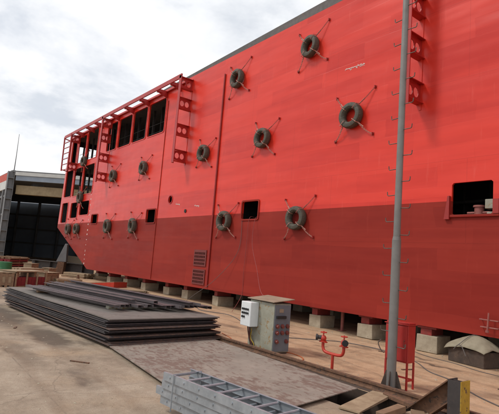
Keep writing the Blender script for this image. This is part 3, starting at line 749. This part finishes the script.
# timbers around the pit
def plank(p, q, w, h, z, m, label, name='timber', group=None, jit=.006):
    p, q = Vector((*p, z)), Vector((*q, z)); d = q-p; L = d.length
    o = empty(name, p, math.atan2(d.y, d.x)); COL.objects.unlink(o); bpy.data.objects.remove(o)
    bm = NB(); box(bm, 0, L, -w/2, w/2, 0, h, jit=jit); o = link(name, bm, m, None, bevel=.006)
    o.location = p; o.rotation_euler = (0, 0, math.atan2(d.y, d.x))
    return tag(o, label, 'timber', group)
plank((-3.72, 4.60), (-4.02, 5.66), .27, .035, .004, M_WOOD, 'pale worn board lying across the open pit', 'timber_block')
plank((-3.95, 5.63), (-3.45, 5.52), .09, .06, .005, M_RUST, 'short rusty bar beside the rail at the pit edge', 'steel_bar')
plank((-3.36, 4.70), (-3.44, 5.25), .10, .08, .004, M_WOOD2, 'brown timber offcut on the right edge of the pit', 'timber_block')
plank((-3.0, 5.0), (-3.35, 5.45), .16, .015, .006, M_WOOD2, 'thin brown board lying before the end stop', 'board')

# ------------------------------------------------------------------ the big flat plate
bm = NB(); zt, th = .052, .012
cs = [(-4.28, 5.46), (-9.3, 6.02-.33), (-9.3, 3.45), (-7.43, 3.28), (-5.62, 3.10), (-3.86, 2.93)]
prof = [(x, y) for x, y in cs]
a = [bm.verts.new((x, y, zt)) for x, y in prof]; b = [bm.verts.new((x, y, zt-th)) for x, y in prof]
bm.faces.new(a)
bm.faces.new(b[::-1])
for i in range(len(a)): bm.faces.new((a[i], b[i], b[(i+1) % len(a)], a[(i+1) % len(a)]))
bmesh.ops.recalc_face_normals(bm, faces=bm.faces)
tag(link('ground_plate', bm, M_BIG), 'wide flat steel plate with peeling brown rust patches lying on the ground', 'steel plate')
for i, (p, q) in enumerate([((-8.9, 3.6), (-8.9, 5.4)), ((-6.6, 3.3), (-6.7, 5.5)), ((-5.0, 3.2), (-5.05, 5.3))]):
    plank(p, q, .08, .034, .003, M_WOOD2, 'thin brown batten under the flat rust patched plate', 'batten', 'battens under the flat plate', .001)

# ------------------------------------------------------------------ stack of steel plates
ORD = ['topmost', 'second', 'third', 'fourth', 'fifth', 'sixth', 'seventh', 'eighth', 'ninth', 'tenth', 'eleventh', 'twelfth', 'thirteenth', 'lowest']
lev = []; z = .056
gaps = [.006, .012, .010, .005, .022, .006, .008, .020, .006, .005, .010, .006, .016]
for i in range(14):
    thk = .017 if i != 13 else .020
    lev.append((z, z+thk))
    if i < 13: z += thk+gaps[i]+.004
STOP = lev[-1][1]
offs = [(.26, .10), (.16, -.02), (.06, .05), (.14, .0), (.22, .06), (.02, .02), (.0, .04), (.16, .03), (.20, .08), (.0, .0), (.03, .05), (-.04, .03), (.02, .02), (.06, .0)]
for i, (z0, z1) in enumerate(lev):
    dx, dy = offs[i]
    bm = NB(); L, Wd = 6.15+random.uniform(-.2, .2), 2.50
    rz = R(4.2+random.uniform(-.35, .35))
    # plates bend a touch
    n = 12; top = []; bot = []
    for k in range(n+1):
        x = -L+L*k/n; s = .006*math.sin(k*.8+i)
        top.append([bm.verts.new((x, y, z1-z0+s)) for y in (0, Wd)]); bot.append([bm.verts.new((x, y, s)) for y in (0, Wd)])
    for k in range(n):
        bm.faces.new((top[k][0], top[k+1][0], top[k+1][1], top[k][1])); bm.faces.new((bot[k][0], bot[k][1], bot[k+1][1], bot[k+1][0]))
        bm.faces.new((bot[k][0], bot[k+1][0], top[k+1][0], top[k][0])); bm.faces.new((bot[k][1], top[k][1], top[k+1][1], bot[k+1][1]))
    bm.faces.new((bot[0][0], top[0][0], top[0][1], bot[0][1])); bm.faces.new((bot[n][0], bot[n][1], top[n][1], top[n][0]))
    o = link('steel_plate', bm, M_PLATET if i == 13 else (M_PLATE2 if i in (0, 1, 4, 8) else M_PLATE))
    o.location = (-8.16+dx, 3.34-dy*.3+random.uniform(-.03, .03), z0); o.rotation_euler = (0, 0, rz)
    nm = ORD[13-i]
    tag(o, ('topmost dusty grey plate of the dark steel plate stack' if i == 13 else 'lowest plate of the dark steel plate stack' if i == 0 else
            '%s dark steel plate from the top of the plate stack' % nm), 'steel plate', 'plates in the dark stack')
# spacers between some layers (short dunnage at the right end)
sp_i = 0
for i in (4, 7, 12):
    z0, z1 = lev[i][1]+.003, lev[i+1][0]-.003
    for (x, y) in ((-8.6, 3.55), (-8.7, 5.5), (-13.2, 3.3)):
        bm = NB(); box(bm, -.12, .12, -.04, .04, 0, max(.008, z1-z0)); o = link('spacer', bm, M_WOOD2); o.location = (x, y, z0)
        tag(o, 'thin wooden spacer between the layers of the steel plate stack', 'spacer', 'spacers in the plate stack')

# ------------------------------------------------------------------ rolled sections lying on the stack
ZB = STOP+.075
def section(x, y, z, L, rz, kind, label, roll=0.0, m=M_BAR):
    bm = NB(); t_ = .008
    if kind == 'L':
        poly = [(0, 0), (.10, 0), (.10, t_), (t_, t_), (t_, .065), (0, .065)]
    elif kind == 'Li':
        poly = [(0, .065), (0, .065-t_), (.10, .065-t_), (.10, 0), (.10+t_, 0), (.10+t_, .065)]
    else:
        poly = [(0, 0), (t_, 0), (t_, .06-t_), (.11-t_, .06-t_), (.11-t_, 0), (.11, 0), (.11, .06), (0, .06)]
    MM = Matrix.Rotation(roll, 4, 'X')
    a = [bm.verts.new(MM @ Vector((0, p, q))) for p, q in poly]; b = [bm.verts.new(MM @ Vector((-L, p, q))) for p, q in poly]
    bm.faces.new(a); bm.faces.new(b[::-1])
    for i in range(len(a)): bm.faces.new((a[i], b[i], b[(i+1) % len(a)], a[(i+1) % len(a)]))
    bmesh.ops.recalc_face_normals(bm, faces=bm.faces)
    o = link('steel_section', bm, m); o.location = (x, y, z); o.rotation_euler = (0, 0, rz)
    return tag(o, label, 'steel section', 'rolled sections on the plate stack')
ybase = [3.86+.124*i for i in range(18)]
words_ = ['nearest', 'second', 'third', 'fourth', 'fifth', 'sixth', 'seventh', 'eighth', 'ninth', 'tenth', 'eleventh', 'twelfth', 'thirteenth', 'fourteenth', 'fifteenth', 'sixteenth', 'seventeenth', 'farthest']
for i, y in enumerate(ybase):
    near = i < 9
    xe = -9.05+random.uniform(-.28, .14) if near else -9.0+random.uniform(-.15, .20)
    kind = random.choice(['U', 'Li', 'L', 'U'])
    if i == 0: kind = 'Li'; xe = -8.98
    section(xe, y-(.02 if i else .06), ZB+random.uniform(0, .012), (4.35 if near else 6.2)+random.uniform(-.3, .3), R((9.6 if near else 7.0)+random.uniform(-.3, .3)), kind,
            ('%s dark steel section of the lower layer on the plate stack' if i in (0, 17) else '%s of the dark steel sections lying on the plate stack, counted from the near side') % words_[i],
            random.uniform(-.05, .05))
for j, (y, xe, L) in enumerate([(4.30, -9.35, 4.2), (4.72, -9.15, 4.4), (5.42, -8.85, 6.2), (5.62, -8.72, 6.3)]):
    section(xe, y, ZB+.082, L, R((9.0 if j < 2 else 6.8)+random.uniform(-.6, .6)), ['Li', 'U', 'Li', 'L'][j], ['near loose steel section on top of the other sections', 'middle loose steel section on top of the other sections',
            'far loose steel section with its end sticking out on top', 'farthest loose steel section along the back of the bundle'][j], random.uniform(-.12, .12))
for i, (x, lb) in enumerate([(-9.6, 'greenish wooden bearer under the right ends of the steel sections'), (-12.9, 'wooden bearer under the left half of the steel sections')]):
    plank((x+.06, 3.86 if i == 0 else 3.3), (x-.12, 5.95 if i == 0 else 5.5), .13, .068, STOP+.008, M_CAB if i == 0 else M_WOOD2, lb, 'bearer')

# ------------------------------------------------------------------ galvanised ladders stacked at the front
def make_ladder(L=6.0, W=.36, hh=.082):
    root = empty('galvanised_ladder')
    for y in (0, W):
        s = 1 if y == 0 else -1
        bm = NB(); box(bm, 0, L, y-.003, y+.003, 0, hh); box(bm, 0, L, y+.0031*s, y+.022*s, 0, .004); box(bm, 0, L, y+.0031*s, y+.022*s, hh-.004, hh)
        k = .12
        while k < L:
            tube(bm, [(k, y-.003*s, hh*.55), (k, y-.011*s, hh*.55)], .011, 8); k += .245
        link('side_rail', bm, M_GALV if y == 0 else M_GALV2, root)
    k = .12
    while k < L:
        bm = NB(); tube(bm, [(k, .004, hh*.78), (k, W-.004, hh*.78)], .0135, 8); link('rung', bm, M_GALV, root, True); k += .245
    return root
pr = make_ladder()
LADL = ['lowest galvanised ladder of the stack at the front, resting on bearers', 'second galvanised ladder from the bottom of the front stack', 'third galvanised ladder from the bottom of the front stack',
        'topmost galvanised ladder of the front stack with its rungs in full view']
for i, (dx, dy) in enumerate([(-.10, .045), (-.17, .02), (-.04, .012), (.0, .0)]):
    o = pr if i == 0 else copy_tree(pr)
    o.location = (-4.56+dx, 2.555+dy, .082+i*.090); o.rotation_euler = (0, 0, R(5.6+[.4, -.3, .2, 0][i]))
    tag(o, LADL[i], 'ladder', 'galvanised ladders stacked at the front')
bm = NB(); x0, y0 = -4.36, 2.56
tube(bm, [(x0, y0, .08), (x0, y0, .448), (x0-.035, y0+.36, .448), (x0-.035, y0+.385, .08)], .007, 6)
tag(link('binding_wire', bm, M_GALV2), 'wire strap tied round the left ends of the stacked ladders', 'strap')
for i, x in enumerate((-4.0, -2.2, .3)):
    plank((x, 2.52+.1*(x+4.5)), (x-.04, 3.10+.1*(x+4.5)), .08, .022, .0565, M_WOOD2, 'short wooden bearer under the stacked galvanised ladders', 'bearer', 'bearers under the ladders')

# ------------------------------------------------------------------ hoses and cables
def cable(name, pts, r, m, label, cat, sub=8):
    bm = NB(); tube(bm, smoothpath(pts, sub), r, 6); return tag(link(name, bm, m, None, True), label, cat)
def gp(px, py, z=.008): v = G(px, py); return (v.x, v.y, z)
cable('orange_hose', [(-6.9, 6.5, .012), gp(283, 352), gp(292, 354), gp(301, 357.5), gp(303, 360.5), gp(296, 361.5), gp(285, 359.5)], .011, M_ORANGE, 'thin orange hose looping on the ground right of the control cabinet', 'hose')
cable('orange_hose', [gp(222, 333.5), gp(230, 338), gp(236, 342), (-7.3, 6.4, .012)], .011, M_ORANGE, 'thin orange hose running left from behind the control cabinet', 'hose')
cable('ground_cable', [gp(286, 338), gp(320, 340.5), gp(346, 343), gp(384, 351), gp(414, 361.5), gp(429, 372), gp(450, 380.5), gp(476, 396), gp(499, 407)], .010, M_WIRE, 'thin grey cable trailing across the sandy ground to the right', 'cable')
cable('hanging_cable', [(-12.55, YH+.3, 3.20), (-12.5, YH-.03, 3.16), (-12.52, YH-.05, 2.2), (-12.58, YH-.04, 1.3), (-12.6, YH-.02, .6), (-12.7, YH-.3, .01)], .007, M_WIREL, 'thin cable hanging straight down from the square opening', 'cable')
cable('hanging_cable', [(-12.2, YH+.3, 3.20), (-12.15, YH-.04, 3.16), (-11.9, YH-.3, 2.3), (-10.9, 8.9, 1.5), (-8.6, 7.2, 1.0), (-7.2, 6.32, .96)], .007, M_WIREL, 'cable swinging from the square opening over to the control cabinet', 'cable')
cable('hanging_cable', [(-12.9, YH-.03, 3.1), (-12.98, YH-.05, 2.0), (-13.9, YH-.25, 1.0), (-14.6, YH-.6, .4), (-15.0, YH-.9, .015), (-15.6, YH-1.1, .012)], .007, M_WIRE, 'slack cable slanting left from the square opening down to the ground', 'cable')
cable('ground_cable', [(-15.4, 8.7, .01), (-14.2, 8.9, .01), (-13.1, 8.5, .01), (-12.0, 8.8, .01), (-10.5, 8.2, .01)], .012, M_WIRE, 'dark cable lying on the sand behind the plate stack', 'cable')
cable('ground_cable', [gp(384, 341.5), gp(400, 346), gp(425, 356), gp(455, 364), gp(480, 372), gp(505, 378)], .006, M_WIRE, 'thin wire lying close in front of the concrete blocks at right', 'cable')

# ------------------------------------------------------------------ clutter in the distance at the left
def boxobj(pl, pr_, h, depth, label, cat, kind='crate', m=M_WOOD, m2=M_WOOD2, z0=0.0):
    A, B = G(*pl), G(*pr_); d = B-A; L = d.length; ang = math.atan2(d.y, d.x)
    # make sure depth extends away from the camera
    t = empty({'crate': 'crate', 'pile': 'timber_pile', 'beam': 'steel_beam', 'pallet': 'pallet_stack', 'slats': 'slatted_crate'}[kind], (A.x, A.y, z0), ang)
    nrm = Vector((-math.sin(ang), math.cos(ang), 0)); s = 1 if nrm.dot(A) > 0 else -1
    def bx(bm, x0, x1, y0, y1, za, zb, j=0): box(bm, x0, x1, min(y0*s, y1*s), max(y0*s, y1*s), za, zb, jit=j)
    if kind == 'crate':
        bm = NB(); bx(bm, .02, L-.02, .02, depth-.02, .07, h-.02); link('crate_body', bm, m, t)
        bm = NB()
        for x in (0, L/2-.05, L-.1): bx(bm, x, x+.1, 0, .018, 0, h)
        for z in (.07, h-.12): bx(bm, .1, L/2-.052, 0, .016, z, z+.1); bx(bm, L/2+.052, L-.1, 0, .016, z, z+.1)
        link('batten', bm, m2, t)
        bm = NB(); bx(bm, -.02, L+.02, -.01, depth+.02, h, h+.025); link('lid', bm, m, t)
        bm = NB()
        for x in (.05, L-.15): bx(bm, x, x+.1, .03, depth-.03, 0, .068)
        link('skid', bm, m2, t)
    elif kind == 'slats':
        bm = NB(); bx(bm, .03, L-.03, .05, depth, .05, h-.05); link('load', bm, M_DRED, t)
        bm = NB(); n = max(3, int(L/.16))
        for k in range(n): x = .03+k*(L-.1)/(n-1)-.02; bx(bm, x, x+.03, .03, .048, .05, h-.05)
        link('slats', bm, M_DRED, t)
        for x in (0, L*.33, L*.66, L-.08):
            bm = NB(); bx(bm, x, x+.07, 0, .028, 0, h+random.uniform(.02, .14)); link('post', bm, m, t)
        bm = NB(); bx(bm, 0, L, .0, depth, h+.16, h+.20); bx(bm, 0, L, .05, .12, .0, .045)
        link('top_board', bm, m, t)
        bm = NB()
        for x in (.1, L*.6): bx(bm, x, x+.12, .06, depth-.1, h-.049, h+.158)
        link('chock', bm, m2, t)
    elif kind in ('pile', 'pallet'):
        n = max(3, int(h/.13))
        for k in range(n):
            bm = NB(); z = k*h/n; off = random.uniform(-.08, .08)
            y = 0
            while y < depth:
                bx(bm, off+random.uniform(-.06, .03), L+off+random.uniform(-.12, .08), y, min(y+.17, depth)-.02, z+.006, z+h/n-(.012 if kind == 'pile' else .05)); y += .19
            if kind == 'pallet':
                for x in (0.05, L/2, L-.15): bx(bm, x, x+.1, 0.01, depth-.03, z+h/n-.049, z+h/n-.001)
            link('plank_layer', bm, [m, m2][k % 2 if kind == 'pallet' else (k == 0)], t)
    else:
        bm = NB(); bx(bm, 0, L, 0, depth, h-.03, h); bx(bm, 0, L, 0, depth, 0, .03); bx(bm, 0, L, depth/2-.02, depth/2+.02, .03, h-.03); link('beam_section', bm, m, t)
        bm = NB(); k = .5
        while k < L: bx(bm, k, k+.02, .03, depth/2-.021, .031, h-.031); k += 1.5
        link('stiffener', bm, m, t)
    return tag(t, label, cat)
boxobj((14.5, 287.5), (46, 286.5), .44, .9, 'dark red slatted load between pale posts under a pale board, left background', 'crate', 'slats')
boxobj((43.5, 285), (58, 284.5), .52, .9, 'pale wooden crate right of the dark red slatted load', 'crate', 'crate')
boxobj((57, 285.5), (82, 286), .30, 1.2, 'low spread of pale planks near the raked hull end', 'timber pile', 'pile')
boxobj((-2, 287), (13, 287.5), .55, .9, 'pale crate at the left edge beside the dark red load', 'crate', 'crate')
boxobj((20, 281), (42, 280.5), .60, .8, 'pale timber pile standing behind the dark red slatted load', 'timber pile', 'pile')
boxobj((-6, 278.5), (8, 278), .7, 1.0, 'stained brown crate behind the green drum', 'crate', 'crate', M_WOOD2, M_WOOD)
boxobj((8, 273.5), (27, 272.5), .95, 1.4, 'tall stack of brown pallets in front of the dark shed', 'pallets', 'pallet', M_WOOD2, M_DRED)
boxobj((-8, 272), (6.5, 272.5), .8, 1.6, 'pale timber pile left of the tall brown pallet stack', 'timber pile', 'pile', M_WOOD, M_WOOD2)
boxobj((28, 270), (90, 277), .75, .5, 'long dark steel girder lying in front of the shed', 'girder', 'beam', M_DKPAINT)
boxobj((63, 262.5), (92, 268), .9, .6, 'orange brown timber pile behind the raked hull end', 'timber pile', 'pile', M_ROOFS, M_RUST)
boxobj((62, 276.5), (84, 279), .30, .8, 'flat pale timber pile under the raked hull end', 'timber pile', 'pile')
for (a_, b_, hh_, dd_, lb) in (((30, 278.5), (37, 278.3), .75, .5, 'small pale crate on end behind the dark red slatted load'), ((48, 279), (55, 279), .55, .5, 'small pale crate behind the larger pale crate'),
                                 ((71, 274), (78, 274.5), .4, .6, 'small pale crate right under the raked hull end')):
    boxobj(a_, b_, hh_, dd_, lb, 'crate', 'crate')
# green drum
p = G(2.5, 282); bm = NB()
tube(bm, [(0, 0, 0), (0, 0, .28), (0, 0, .29), (0, 0, .31), (0, 0, .32), (0, 0, .57), (0, 0, .58), (0, 0, .60), (0, 0, .61), (0, 0, .88)], [.29, .29, .30, .30, .29, .29, .30, .30, .29, .29], 20)
o = link('oil_drum', bm, M_GREEN, None, True); o.location = (p.x, p.y, 0); tag(o, 'green steel drum at the left edge among the crates', 'drum')
# leaning grey concrete wedge on a rusty foot
p = G(60, 274); t = empty('support_stand', (p.x, p.y, 0), math.atan2(.78, .62))
bm = NB(); prism(bm, [(-.30, .0), (.22, .0), (.26, .80), (-.16, .80)], -.2, .2); link('stand_foot', bm, M_RUST, t)
bm = NB(); prism(bm, [(-.30, .803), (.34, .803), (.30, 1.95), (.16, 2.0)], -.15, .15); link('stand_wedge', bm, M_SHEDG, t, bevel=.02)
tag(t, 'leaning grey wedge shaped stand on a rusty foot before the shed', 'stand')
# flat red tray with pale board
A, B = G(90, 285.3), G(113.5, 288.0); d = B-A; t = empty('red_tray', (A.x, A.y, 0), math.atan2(d.y, d.x)); L = d.length
bm = NB(); prism(bm, [(0, .03), (L, .0), (L, .26), (0, .10)], 0, 1.0); link('tray_body', bm, M_FIRE, t)
bm = NB(); MM = Matrix.Translation((0, 0, .105)) @ Matrix.Rotation(-math.atan2(.16, L), 4, 'Y'); box(bm, -.5, L*.95, .1, .9, 0, .03, MM); link('top_board', bm, M_WOOD, t)
tag(t, 'flat red metal tray with a pale board on top, before the concrete blocks', 'tray')
p = G(77.5, 281); bm = NB(); tube(bm, [(0, 0, 0), (0, 0, .05), (0, 0, .06), (0, 0, .34)], [.16, .16, .10, .05], 10); o = link('short_bollard', bm, M_RUST, None, True); o.location = (p.x, p.y, 0); tag(o, 'short brown bollard standing left of the red tray', 'bollard')
boxobj((120, 291.5), (146, 293.5), .10, .5, 'pale planks lying on the ground below the thin vertical pipe', 'timber pile', 'pile')
boxobj((96, 279.5), (108, 281), .22, .5, 'small pile of pale offcuts beneath the hull end', 'timber pile', 'pile')

# grit, chips and small stones lying about the yard
rd = random.Random(11); bm = NB()
for k in range(2600):
    x, y = rd.uniform(-16, -1.5), rd.uniform(1.4, 12.0)
    if rd.random() < .35: x, y = rd.uniform(-12, -2.6), rd.choice([5.55, 6.02, 9.6, 6.1])+rd.gauss(0, .12)
    if -10 < x < -3.8 and 2.9 < y < 5.75: continue
    if x < -7.9 and 2.7 < y < 6.1: continue
    if PX0-.05 < x < PX1+.05 and PY0-.05 < y < PY1+.05: continue
    r_ = rd.uniform(.004, .012)*(1.8 if rd.random() < .06 else 1); n_ = 5; a0 = rd.uniform(0, 6)
    el_ = rd.uniform(1, 2.6); ca, sa = math.cos(a0), math.sin(a0)
    lo_ = []; 
    for q in range(n_):
        t_ = 2*math.pi*q/n_; X_, Y_ = r_*el_*math.cos(t_)*rd.uniform(.7, 1.2), r_*math.sin(t_)*rd.uniform(.7, 1.2)
        lo_.append((x+X_*ca-Y_*sa, y+X_*sa+Y_*ca))
    vb = [bm.verts.new((p_[0], p_[1], .001)) for p_ in lo_]; tp_ = bm.verts.new((x, y, .001+r_*rd.uniform(.5, 1.1)))
    for q in range(n_): bm.faces.new((vb[q], vb[(q+1) % n_], tp_))
tag(link('grit', bm, M_CONC), 'loose grit and small stones on the yard ground', 'grit', kind='stuff')

scr = [(-7.1, 2.55, .30, 40, 'short rusty flat bar lying in front of the plate stack'), (-10.4, 2.35, .22, -20, 'small rusty offcut in the dark stain left of the plate stack'),
       (-4.9, 7.6, .25, 75, 'short rusty offcut on the sand behind the hydrant'), (-3.3, 7.9, .34, 10, 'thin rusty bar lying on the sand right of the hose cabinet'), (-9.6, 8.3, .4, -35, 'rusty offcut on the sand left of the control cabinet'),
       (-6.2, 8.7, .2, 30, 'tiny rusty offcut in front of the concrete blocks')]
for (x, y, L, a_, lb) in scr:
    bm = NB(); box(bm, -L/2, L/2, -.02, .02, 0, .012, jit=.002); o = link('metal_offcut', bm, M_RUST); o.location = (x, y, .0025); o.rotation_euler = (0, 0, R(a_)); tag(o, lb, 'offcut')

# ------------------------------------------------------------------ the shed
C = G(11.5, 171.5, 8.55); C.z = 0; u = Vector((.66, .75, 0)).normalized(); HS = 8.55
t = empty('dock_shed', C)
tag(t, 'big open fronted dark shed with white edge and red and white side fascia', 'shed')
def slab(name, p, q, z0, z1, thick, m, parent=t, out=0):
    p, q = Vector(p), Vector(q); d = (q-p).normalized(); n = Vector((-d.y, d.x, 0))
    MM = Matrix.Translation((p.x, p.y, 0)) @ Matrix.Rotation(math.atan2(d.y, d.x), 4, 'Z')
    bm = NB(); box(bm, 0, (q-p).length, out, out+thick, z0, z1, MM); return link(name, bm, m, parent)
Lf, Lb = 42.0, 40.0
Fq = u*Lf; Bq = Vector((-Lb, 0, 0)); uq = Bq
# everything is local to the corner C
slab('front_fascia', Vector((.3, .3, 0)), Fq, HS-.32, HS, .25, M_SHEDW)
slab('front_lintel', Vector((.3, .3, 0))+Vector((-.05, .1, 0)), Fq+Vector((-.05, .1, 0)), HS-.8, HS-.323, .2, M_SHEDD)
slab('side_fascia', Vector((-.2, 0, 0)), Bq, HS-.75, HS, .2, M_SHEDR, out=-.1)
slab('side_fascia', Vector((-.2, 0, 0)), Bq, HS-1.6, HS-.753, .2, M_SHEDW, out=-.1)
slab('side_wall', Vector((-9., .3, 0)), Bq+Vector((0, .3, 0)), 0, HS-.01, .15, M_SHEDG)
slab('side_wall', Vector((-.4, .3, 0)), Vector((-9.01, .3, 0)), HS-2.2, HS-.01, -.15, M_SHEDG)
slab('back_wall', Bq+Vector((0, .3, 0)), Bq+Fq, 0, HS, .2, M_SHEDD)
slab('far_wall', Fq, Bq+Fq, 0, HS, .2, M_SHEDD)
bm = NB(); ry_ = [Vector((0, 0, 0)), Fq, Fq+Bq, Bq]
a = [bm.verts.new((p.x, p.y, HS+.003)) for p in ry_]; b = [bm.verts.new((p.x, p.y, HS+.12)) for p in ry_]
bm.faces.new(a); bm.faces.new(b[::-1])
for i in range(4): bm.faces.new((a[i], b[i], b[(i+1) % 4], a[(i+1) % 4]))
bmesh.ops.recalc_face_normals(bm, faces=bm.faces); link('roof', bm, M_SHEDG, t)
bm = NB(); box(bm, -.26, .26, -.28, -.24, 0, HS-.0); box(bm, -.26, .26, .24, .28, 0, HS); box(bm, -.03, .03, -.24, .24, 0, HS)
for k in range(8): box(bm, -.26, .26, -.238, .238, .9+k, .96+k)
link('column', bm, M_SHEDG, t)
for k in (1, 2, 3, 4):
    bm = NB(); q = Bq*(k*.055); box(bm, q.x-.15, q.x+.15, -.15, .15, 0, HS-1.62); link('column', bm, M_SHEDG, t)
for z in (2.6, 4.4, 6.2):
    bm = NB(); box(bm, -9, -.3, -.05, .05, z, z+.18); link('wall_rail', bm, M_SHEDG, t)
for k in range(1, 12):
    bm = NB(); q = Bq+Fq*(k/12); box(bm, q.x-.0, q.x+.35, q.y-.4, q.y-.05, 0, HS-.02); link('wall_post', bm, M_SHEDG, t)
for z in (2.0, 4.2, 6.4): slab('wall_girt', Bq+Vector((.3, -.3, 0)), Bq+Fq+Vector((.3, -.3, 0)), z, z+.25, .12, M_SHEDG)
# overhead crane inside
o = empty('overhead_crane', C+Vector((-1.5, 1.0, 0)))
tag(o, 'ochre overhead crane girder spanning inside the dark shed', 'crane')
slab('girder', Vector((1.4, -.4, 0)), u*36, 6.5, 7.35, .5, M_CRANE, o)
bm = NB(); box(bm, .8, 1.8, 1.0, 2.0, 7.36, 7.75); link('trolley', bm, M_SHEDG, o)
# antenna
p = C+Vector((-.2, -.25, 0)); bm = NB(); tube(bm, [(0, 0, HS+.12), (.1, 0, 10.2), (.05, 0, 12.3)], [.05, .035, .02], 6)
box(bm, -.12, .12, -.12, .12, HS+.1205, HS+.2)
o = link('antenna_mast', bm, M_SHEDG); o.location = (p.x, p.y+.5, 0); tag(o, 'thin antenna mast on the corner of the shed roof', 'mast')
# low building further back
bm = NB(); box(bm, -95, -60, 40, 60, 0, 9.0); bmm = link('building_wall', bm, M_SHEDG)
bmm.name = 'far_building'; tag(bmm, 'plain grey building standing behind the shed', 'building')

# ------------------------------------------------------------------ camera
cam = bpy.data.cameras.new('camera'); co = bpy.data.objects.new('camera', cam); COL.objects.link(co)
Mw = RW.to_4x4(); Mw.translation = Vector((0, 0, CAMH)); co.matrix_world = Mw
cam.sensor_fit = 'HORIZONTAL'; cam.sensor_width = 36; cam.lens = 36*FPX/499
cam.clip_start = .05; cam.clip_end = 3000
scene.camera = co

# ------------------------------------------------------------------ light: hazy sun through bright cloud
SD = Vector((.34, .52, -.76)).normalized()       # direction the light travels
sun = bpy.data.lights.new('sun', 'SUN'); sun.energy = 1.5; sun.angle = R(10); sun.color = (1, .95, .88)
so = bpy.data.objects.new('sun', sun); COL.objects.link(so)
so.rotation_euler = SD.to_track_quat('-Z', 'Y').to_euler()
w = bpy.data.worlds.new('World'); scene.world = w; w.use_nodes = True
nt = w.node_tree; bg = nt.nodes['Background']
sky = N(nt, 'ShaderNodeTexSky'); sky.sky_type = 'NISHITA'; sky.sun_disc = False
el = math.asin(-SD.z); az = math.atan2(-SD.x, -SD.y)
sky.sun_elevation = el; sky.sun_rotation = az
tc = N(nt, 'ShaderNodeTexCoord'); sp = N(nt, 'ShaderNodeSeparateXYZ'); nt.links.new(tc.outputs['Generated'], sp.inputs[0])
zz = val(nt, 'ADD', val(nt, 'MAXIMUM', sp.outputs['Z'], 0.0), .22)
cv = N(nt, 'ShaderNodeCombineXYZ')
nt.links.new(val(nt, 'DIVIDE', sp.outputs['X'], zz), cv.inputs['X']); nt.links.new(val(nt, 'DIVIDE', sp.outputs['Y'], zz), cv.inputs['Y'])
mp = N(nt, 'ShaderNodeMapping'); mp.inputs['Location'].default_value = (1.3, .4, 0); nt.links.new(cv.outputs[0], mp.inputs['Vector'])
n1 = noise(nt, mp.outputs[0], 1.7, 8, .58, .15)
n2 = noise(nt, mp.outputs[0], .62, 4, .5)
cloud = ramp(nt, n1, [(.38, (.72, .755, .81)), (.47, (.88, .90, .935)), (.57, (1.0, 1.0, 1.0))])
CLD = N(nt, 'ShaderNodeVectorMath', operation='SCALE'); CLD.inputs['Scale'].default_value = 9.3; nt.links.new(cloud, CLD.inputs[0])
cover = ramp(nt, val(nt, 'ADD', val(nt, 'MULTIPLY', n1, .5), val(nt, 'MULTIPLY', n2, .5)), [(.36, (.75, .75, .75)), (.48, (1, 1, 1))])
skyc = mix(nt, cover, sky.outputs[0], CLD.outputs[0])
nt.links.new(skyc, bg.inputs['Color']); bg.inputs['Strength'].default_value = .10

scene.view_settings.view_transform = 'Standard'; scene.view_settings.look = 'None'
scene.view_settings.exposure = .22; scene.view_settings.gamma = 1
scene.view_settings.use_curve_mapping = False
scene.render.engine = 'CYCLES'
scene.cycles.max_bounces = 6
